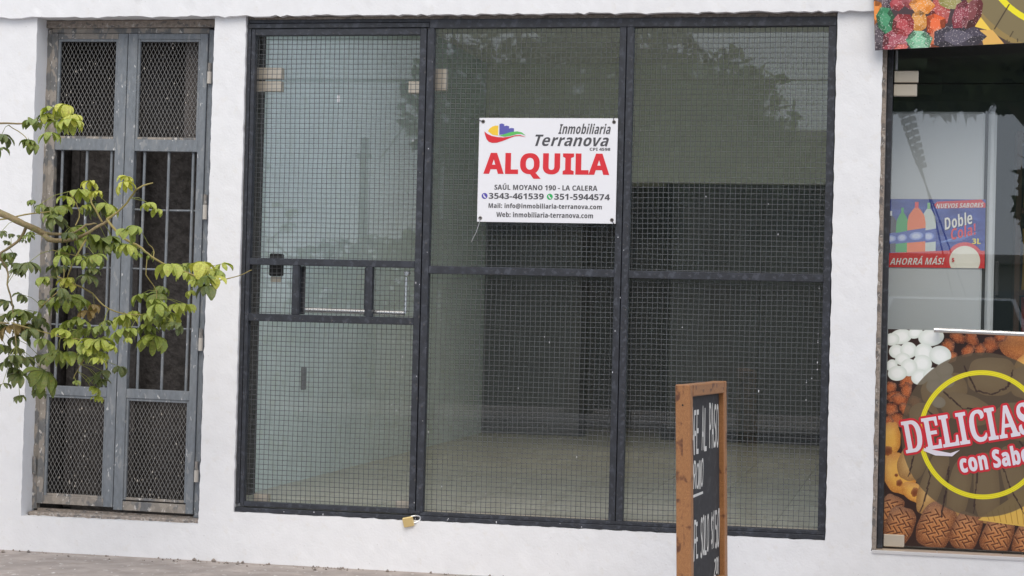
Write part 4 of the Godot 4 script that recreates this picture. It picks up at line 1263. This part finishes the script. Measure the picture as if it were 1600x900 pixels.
const BRANCHES := [
	[-1.862, 0.983, 0.1081, -1.579, 1.468, 0.0594, -1.291, 1.681, 0.0405, -1.003, 1.738, 0.0270, -0.810, 1.679, 0.0189, -0.682, 1.631, 0.0176, -0.611, 1.594, 0.0162, -0.554, 1.563, 0.0135, -0.475, 1.559, 0.0108, -0.423, 1.577, 0.0095, -0.358, 1.598, 0.0086, -0.285, 1.657, 0.0081],
	[-0.611, 1.594, 0.0108, -0.539, 1.587, 0.0081, -0.430, 1.597, 0.0070, -0.384, 1.630, 0.0059, -0.347, 1.639, 0.0043],
	[-0.285, 1.657, 0.0070, -0.216, 1.710, 0.0054, -0.165, 1.775, 0.0054, -0.126, 1.801, 0.0043, -0.080, 1.827, 0.0035],
	[-0.285, 1.657, 0.0070, -0.196, 1.575, 0.0065, -0.124, 1.530, 0.0059, -0.056, 1.491, 0.0054, 0.013, 1.455, 0.0049, 0.129, 1.414, 0.0041, 0.221, 1.387, 0.0038, 0.311, 1.409, 0.0027, 0.365, 1.419, 0.0024, 0.415, 1.443, 0.0024],
	[-0.307, 1.645, 0.0054, -0.346, 1.729, 0.0041, -0.369, 1.772, 0.0032],
	[-1.000, 1.656, 0.0068, -0.809, 1.650, 0.0049, -0.683, 1.672, 0.0043, -0.573, 1.691, 0.0032],
	[-1.301, 2.022, 0.0108, -1.012, 2.074, 0.0081, -0.821, 2.089, 0.0054, -0.711, 2.093, 0.0046, -0.616, 2.105, 0.0035],
	[-0.777, 2.081, 0.0027, -0.725, 2.046, 0.0022, -0.667, 2.005, 0.0019],
	[-0.675, 1.625, 0.0095, -0.711, 1.566, 0.0081, -0.773, 1.513, 0.0070, -0.794, 1.483, 0.0059, -0.776, 1.410, 0.0054, -0.753, 1.352, 0.0049, -0.741, 1.279, 0.0043, -0.738, 1.191, 0.0038, -0.697, 1.076, 0.0032],
	[-0.518, 1.395, 0.0041, -0.423, 1.359, 0.0043, -0.360, 1.323, 0.0041, -0.281, 1.270, 0.0038, -0.202, 1.234, 0.0032, -0.094, 1.231, 0.0027],
	[-0.382, 1.566, 0.0054, -0.432, 1.455, 0.0043, -0.501, 1.355, 0.0035, -0.589, 1.259, 0.0030],
	[-0.738, 1.177, 0.0038, -0.573, 1.143, 0.0038, -0.494, 1.119, 0.0035, -0.400, 1.110, 0.0030, -0.322, 1.086, 0.0027],
	[-0.322, 1.086, 0.0027, -0.397, 0.997, 0.0024, -0.417, 0.933, 0.0022],
	[-0.437, 1.629, 0.0032, -0.432, 1.693, 0.0030, -0.460, 1.780, 0.0027],
	[-0.056, 1.491, 0.0032, -0.066, 1.525, 0.0027, -0.079, 1.548, 0.0024],
	[-0.546, 1.514, 0.0027, -0.474, 1.500, 0.0024, -0.420, 1.490, 0.0024],
	[-0.086, 1.482, 0.0032, -0.078, 1.410, 0.0027, -0.051, 1.338, 0.0024, -0.040, 1.238, 0.0022],
	[-0.487, 1.430, 0.0032, -0.472, 1.344, 0.0027, -0.465, 1.291, 0.0024],
	[-1.577, 1.409, 0.0243, -1.184, 1.357, 0.0162, -0.989, 1.273, 0.0108, -0.859, 1.188, 0.0081, -0.738, 1.177, 0.0049],
	[-1.581, 1.528, 0.0243, -1.459, 1.828, 0.0162, -1.301, 2.022, 0.0122],
]

func leaf_mesh(sd: int, count: int) -> ArrayMesh:
	# a palmate leaf whose leaflets hang from one point; length about 1
	var r := RandomNumberGenerator.new()
	r.seed = sd
	var st := begin()
	st.set_smooth_group(-1)
	for k in count:
		var az := TAU * (k + r.randf_range(-0.25, 0.25)) / count
		var ln := r.randf_range(0.70, 1.20)
		var wd := ln * r.randf_range(0.20, 0.28)
		var out := Vector3(cos(az), 0, sin(az) * 0.8).normalized()
		var side := out.cross(Vector3.UP).normalized()
		var lift := r.randf_range(0.05, 0.45)
		var droop := r.randf_range(1.2, 1.9)
		var p := Vector3.ZERO
		var rows := []
		var n := 6
		for i in n + 1:
			var t := float(i) / n
			var ang := lift - droop * pow(t, 0.75)
			var dir := out * cos(ang) + Vector3.UP * sin(ang)
			if i > 0:
				p += dir * ln / n
			var half := wd * (sin(PI * pow(t, 1.15)) * (0.72 + 0.5 * t) + 0.05)
			if i == n:
				half = wd * 0.16
			var nrm := side.cross(dir).normalized()
			var fold := nrm * half * 0.45
			var curl := side * 0.03 * sin(t * 6.0 + k)
			rows.append([p + side * half + fold + curl, p + curl, p - side * half + fold + curl])
		for i in n:
			for c in 2:
				var q := [rows[i][c], rows[i][c + 1], rows[i + 1][c + 1], rows[i + 1][c]]
				var g: Vector3 = (q[2] - q[0]).cross(q[1] - q[0])
				var nn: Vector3 = g if g.y > 0 else -g
				face(st, q, nn)
	return st.commit()

func tree() -> void:
	var t := thing("pavement_tree", "leafy tree branch with drooping palmate leaves reaching in front of the steel gate", "tree")
	var bark := mat(Color.WHITE, 0.85)
	bark.albedo_texture = layered(512, srgb(140, 122, 92), noise_image(512, 0.06, 41, 4), 0.5, [[noise_image(512, 0.02, 42, 4), 0.5, 0.2, srgb(118, 116, 76), 0.7]])
	world_mapped(bark, 0.25)
	var twig := mat(srgb(150, 136, 84), 0.8)
	# trunk rises from the pavement left of the picture
	var st := begin()
	tube(st, [Vector3(-2.35, -0.02, 1.0), Vector3(-2.30, 0.35, 1.0), Vector3(-2.15, 0.8, 1.02), Vector3(-1.862, 1.02, 1.0), Vector3(-1.70, 1.26, 1.0), Vector3(-1.579, 1.468, 1.0)], [0.16, 0.13, 0.115, 0.10, 0.085, 0.058], 14)
	part("trunk", st.commit(), bark, t)
	var nodes := []
	var bi := 0
	for b in BRANCHES:
		var pts := []
		var rr := []
		for i in range(3 if bi == 0 else 0, b.size(), 3):
			var p := Vector3(b[i], b[i + 1], 1.0 + 0.03 * sin(i * 1.3 + bi))
			if i == 0 or (bi == 0 and i == 3):
				p.z = 1.0
			pts.append(p)
			rr.append(b[i + 2] * 0.85)
		# finer, slightly crooked course
		var fp := []
		var fr := []
		for i in pts.size() - 1:
			for k in 3:
				var s := k / 3.0
				var p0: Vector3 = pts[maxi(i - 1, 0)]
				var p3: Vector3 = pts[mini(i + 2, pts.size() - 1)]
				fp.append(pts[i].cubic_interpolate(pts[i + 1], p0, p3, s) + Vector3(rng.randf_range(-1, 1), rng.randf_range(-1, 1), 0) * 0.002)
				fr.append(lerpf(rr[i], rr[i + 1], s) * rng.randf_range(0.93, 1.08))
		fp.append(pts[-1])
		fr.append(rr[-1] * 0.8)
		var sb := begin()
		tube(sb, fp, fr, 8)
		part("branch", sb.commit(), bark if rr[0] > 0.006 else twig, t)
		nodes.append_array(fp)
		bi += 1
	var meshes := []
	for k in 7:
		meshes.append(leaf_mesh(100 + k, 6 + k % 3))
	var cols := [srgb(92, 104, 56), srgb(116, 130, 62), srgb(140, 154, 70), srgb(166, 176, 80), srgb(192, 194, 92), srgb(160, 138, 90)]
	var mats := []
	for c in cols:
		var m := mat(Color.WHITE, 0.5)
		m.albedo_texture = layered(512, c, noise_image(512, 0.03, 50, 3), 0.35, [[noise_image(512, 0.02, 51, 4), 0.66, 0.08, srgb(150, 122, 60), 0.5]])
		world_mapped(m, 0.17)
		m.backlight_enabled = true
		m.backlight = Color(c.r * 0.9, c.g * 0.9, c.b * 0.5)
		mats.append(m)
	var stalk := mat(srgb(136, 140, 70), 0.7)
	for ii in range(0, 2 * LEAVES.size(), 5):
		var i := ii % LEAVES.size()
		var at := Vector3(LEAVES[i], LEAVES[i + 1], LEAVES[i + 2])
		if ii >= LEAVES.size():
			if rng.randf() < 0.3:
				continue
			at += Vector3(rng.randf_range(-0.05, 0.05), rng.randf_range(-0.06, 0.035), rng.randf_range(-0.12, 0.02))
		var best: Vector3 = nodes[0]
		for p in nodes:
			if p.distance_to(at) < best.distance_to(at):
				best = p
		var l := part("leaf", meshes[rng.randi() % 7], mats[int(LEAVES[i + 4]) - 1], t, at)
		var s: float = LEAVES[i + 3] * (1.13 if ii < LEAVES.size() else 0.9)
		l.basis = Basis.from_euler(Vector3(rng.randf_range(-0.35, 0.35), rng.randf() * TAU, rng.randf_range(-0.35, 0.35))).scaled(Vector3.ONE * s)
		var sp := begin()
		var midp := (best + at) / 2 + Vector3(0, 0.012, 0)
		tube(sp, [best, midp, at], [0.0016, 0.0013, 0.0014], 5)
		part("leaf_stalk", sp.commit(), stalk, t)

# ---------------------------------------------------------------- what the panes mirror
func crown(st: SurfaceTool, c: Vector3, r: Vector3, n: int, leaf: float) -> void:
	for k in n:
		var d := Vector3(rng.randfn(), rng.randfn(), rng.randfn()).normalized()
		var p := c + d * r * pow(rng.randf(), 0.4)
		var u := Vector3(rng.randfn(), rng.randfn(), rng.randfn()).normalized() * leaf
		var v := u.cross(Vector3(rng.randfn(), rng.randfn(), rng.randfn()).normalized()) * 0.6
		tri(st, p - u, p + v, p + u, d + Vector3.UP * 0.3)
		tri(st, p - u, p - v, p + u, d + Vector3.UP * 0.3)

func far_tree(at: Vector3, h: float, blobs: Array, label: String) -> void:
	var t := thing("street_tree", label, "tree", at, "trees across the street")
	var st := begin()
	tube(st, [Vector3.ZERO, Vector3(0.05, h * 0.3, 0), Vector3(-0.05, h * 0.75, 0.1)], [0.2, 0.15, 0.06], 8)
	for b in blobs:
		tube(st, [Vector3(0, h * 0.35, 0), b[0] * 0.7 + Vector3(0, h * 0.1, 0), b[0]], [0.09, 0.05, 0.02], 6)
	part("trunk", st.commit(), mat(srgb(96, 84, 70), 0.9), t)
	var sc := begin()
	for b in blobs:
		crown(sc, b[0], b[1], b[2], 0.13)
	part("crown", sc.commit(), mat(srgb(84, 98, 58), 0.7), t)

func across_the_street() -> void:
	# trees whose crowns show in the upper panes
	far_tree(Vector3(-0.9, -0.01, 14.6), 5.2, [[Vector3(-1.3, 3.9, 0), Vector3(1.1, 0.9, 0.9), 900], [Vector3(0.2, 4.5, 0), Vector3(1.2, 0.9, 0.9), 1000], [Vector3(1.5, 3.8, 0.2), Vector3(1.1, 0.8, 0.9), 900], [Vector3(0.3, 3.3, 0.3), Vector3(1.8, 0.7, 1.0), 900]], "spreading green tree across the street, mirrored in the upper window")
	far_tree(Vector3(0.7, -0.01, 15.6), 4.6, [[Vector3(-0.5, 3.6, 0), Vector3(0.9, 0.6, 0.8), 600], [Vector3(0.4, 3.2, 0), Vector3(0.8, 0.6, 0.7), 500]], "smaller loose tree across the street beside the spreading one")
	far_tree(Vector3(-5.6, -0.2, 21.0), 2.9, [[Vector3(0.0, 1.9, 0), Vector3(1.3, 0.7, 0.9), 700], [Vector3(1.4, 2.3, 0), Vector3(0.9, 0.6, 0.8), 500]], "low bushy tree across the street near the utility pole")
	far_tree(Vector3(5.3, -0.01, 3.2), 3.4, [[Vector3(-1.75, 2.98, 0.0), Vector3(0.75, 0.34, 0.5), 1100], [Vector3(-0.75, 2.95, 0), Vector3(0.9, 0.42, 0.6), 1300], [Vector3(-0.55, 2.1, 0.05), Vector3(0.85, 0.7, 0.6), 2200], [Vector3(0.5, 2.5, 0.1), Vector3(0.9, 0.9, 0.7), 1300]], "round crowned pavement tree beside the sweet shop, mirrored round the refrigerator")
	var hb := thing("house", "beige two storey house behind the spreading tree across the street", "house", Vector3(-1.9, -0.21, 20.0))
	bx("wall", -2.2, 4.4, 0.0, 4.1, 0.0, 5.0, mat(srgb(112, 106, 94), 0.9), hb, 0.02)
	bx("roof_edge", -2.4, 4.5, 4.101, 4.25, -0.2, 5.2, M.cement, hb, 0.02)
	for x in [-1.5, 0.6, 2.6]:
		bx("window", x, x + 1.0, 2.6, 3.6, -0.03, -0.001, M.black, hb, 0.01)
	# a plain house with a roller shutter
	var h := thing("house", "pale grey house with a roller shutter across the street, mirrored in the glass", "house", Vector3(0, -0.21, 22.0))
	var hw := mat(srgb(168, 164, 156), 0.9)
	bx("wall", -1.0, 8.0, 0.0, 2.35, 0.0, 4.0, hw, h, 0.02)
	bx("roof_edge", -1.2, 8.2, 2.351, 2.5, -0.3, 4.2, M.cement, h, 0.02)
	for k in 12:
		bx("shutter_slat", 2.9, 5.0, 0.02 + k * 0.16, 0.02 + k * 0.16 + 0.155, -0.04, -0.001, mat(srgb(140, 146, 150), 0.5), h, 0.01)
	# utility pole with cables
	var up := thing("utility_pole", "tall concrete utility pole across the street, mirrored in the glass door", "pole", Vector3(-4.85, -0.01, 18.2))
	var pm := mat(srgb(120, 116, 110), 0.9)
	var st := begin()
	tube(st, [Vector3(0, 0, 0), Vector3(0, 3.75, 0)], [0.085, 0.06], 10)
	part("post", st.commit(), pm, up)
	bx("clamp", -0.09, 0.09, 3.45, 3.52, -0.09, 0.09, pm, up)
	var pts := []
	for k in 13:
		var q := k / 12.0
		pts.append(Vector3(-4.6, 3.45, 18.2).lerp(Vector3(-6.9, 6.6, 30.0), q) - Vector3(0, 0.3 * sin(PI * q), 0))
	var c0 := part("cable", tube_mesh(pts, 0.012, 5), M.black, self)
	tag(c0, "thin cable running from the utility pole across the street", "cable", "overhead cables")
	for k in 2:
		var a := Vector3(2.78 + 0.17 * k, 4.55, 18.0)
		var b := Vector3(3.46 - 0.05 * k, 2.70, 18.0)
		var cb := thing("overhead_cable", ["steep cable with a string of insulators mirrored in the sweet shop glass", "second steep cable with insulators beside the first one"][k], "cable", Vector3.ZERO, "overhead cables")
		part("wire", tube_mesh([a + (a - b) * 0.8, a, a.lerp(b, 0.5) + Vector3(-0.03, -0.03, 0), b, b + (b - a) * 0.6], 0.012, 6), M.black, cb)
		for q in 9:
			var p := a.lerp(b, 0.20 + 0.05 * q + 0.03 * k)
			var dir := (b - a).normalized()
			part("insulator", tube_mesh([p - dir * 0.032, p + dir * 0.032], 0.058, 10), pm, cb)
	car(Vector3(3.62, -0.15, 13.6))

# a plain white hatchback, nose to the pavement
func car(at: Vector3) -> void:
	var c := thing("parked_car", "white parked car behind the camera, mirrored in the sweet shop door", "car", at)
	c.rotation.y = PI / 2
	c.scale = Vector3.ONE * 1.13
	var paint := mat(srgb(226, 228, 230), 0.25)
	paint.clearcoat_enabled = true
	var dark := mat(srgb(30, 34, 38), 0.08)
	var body := begin()
	# side outline swept across, narrower towards the roof
	var low := [[-1.95, 0.35], [1.95, 0.35], [2.0, 0.62], [1.85, 0.82], [0.95, 0.98], [-1.75, 1.0], [-1.98, 0.80]]
	var up := [[1.0, 0.975], [0.25, 1.48], [-1.25, 1.50], [-1.78, 1.0]]
	for s in [[low, 0.84, 0.84, body], [up, 0.80, 0.62, null]]:
		var o: SurfaceTool = body if s[3] != null else begin()
		var outline: Array = s[0]
		var y0: float = 0.98
		var ring := []
		for p in outline:
			var half: float = lerpf(s[1], s[2], clampf((p[1] - y0) / 0.5, 0.0, 1.0))
			ring.append([Vector3(p[0], p[1], half), Vector3(p[0], p[1], -half)])
		var mid := Vector3(0, 0.8, 0)
		for i in ring.size():
			var j := (i + 1) % ring.size()
			face(o, [ring[i][0], ring[j][0], ring[j][1], ring[i][1]], (ring[i][0] + ring[j][0]) / 2 * Vector3(1, 1, 0) - mid)
		for side in 2:
			for i in range(1, ring.size() - 1):
				tri(o, ring[0][side], ring[i][side], ring[i + 1][side], Vector3(0, 0, 1 if side == 0 else -1))
		part("body" if s[3] != null else "cabin", o.commit(), paint, c)
	# glass
	var ws := begin()
	face(ws, [Vector3(0.97, 1.02, 0.72), Vector3(0.97, 1.02, -0.72), Vector3(0.33, 1.45, -0.58), Vector3(0.33, 1.45, 0.58)], Vector3(1, 1, 0))
	part("windscreen", ws.commit(), dark, c, Vector3(0.012, 0.012, 0))
	var rw := begin()
	face(rw, [Vector3(-1.73, 1.05, 0.70), Vector3(-1.73, 1.05, -0.70), Vector3(-1.32, 1.44, -0.58), Vector3(-1.32, 1.44, 0.58)], Vector3(-1, 1, 0))
	part("rear_window", rw.commit(), dark, c, Vector3(-0.012, 0.012, 0))
	for z in [-1.0, 1.0]:
		for x in [1.25, -1.25]:
			var w := part("wheel", tube_mesh([Vector3(x, 0.31, z * 0.66), Vector3(x, 0.31, z * 0.87)], 0.31, 18), M.black, c)
			part("rim", tube_mesh([Vector3(x, 0.31, z * 0.865), Vector3(x, 0.31, z * 0.88)], 0.19, 14), M.chrome, w)
		bx("headlight", 1.86, 1.985, 0.64, 0.78, z * 0.62 - 0.14, z * 0.62 + 0.14, M.chrome, c, 0.03)
		var sw := begin()
		var za: float = z * 0.79
		var zb: float = z * 0.64
		face(sw, [Vector3(0.80, 1.03, za), Vector3(-1.6, 1.03, za), Vector3(-1.2, 1.44, zb), Vector3(0.25, 1.44, zb)], Vector3(0, 0.3, z))
		part("side_window", sw.commit(), dark, c, Vector3(0, 0, z * 0.012))
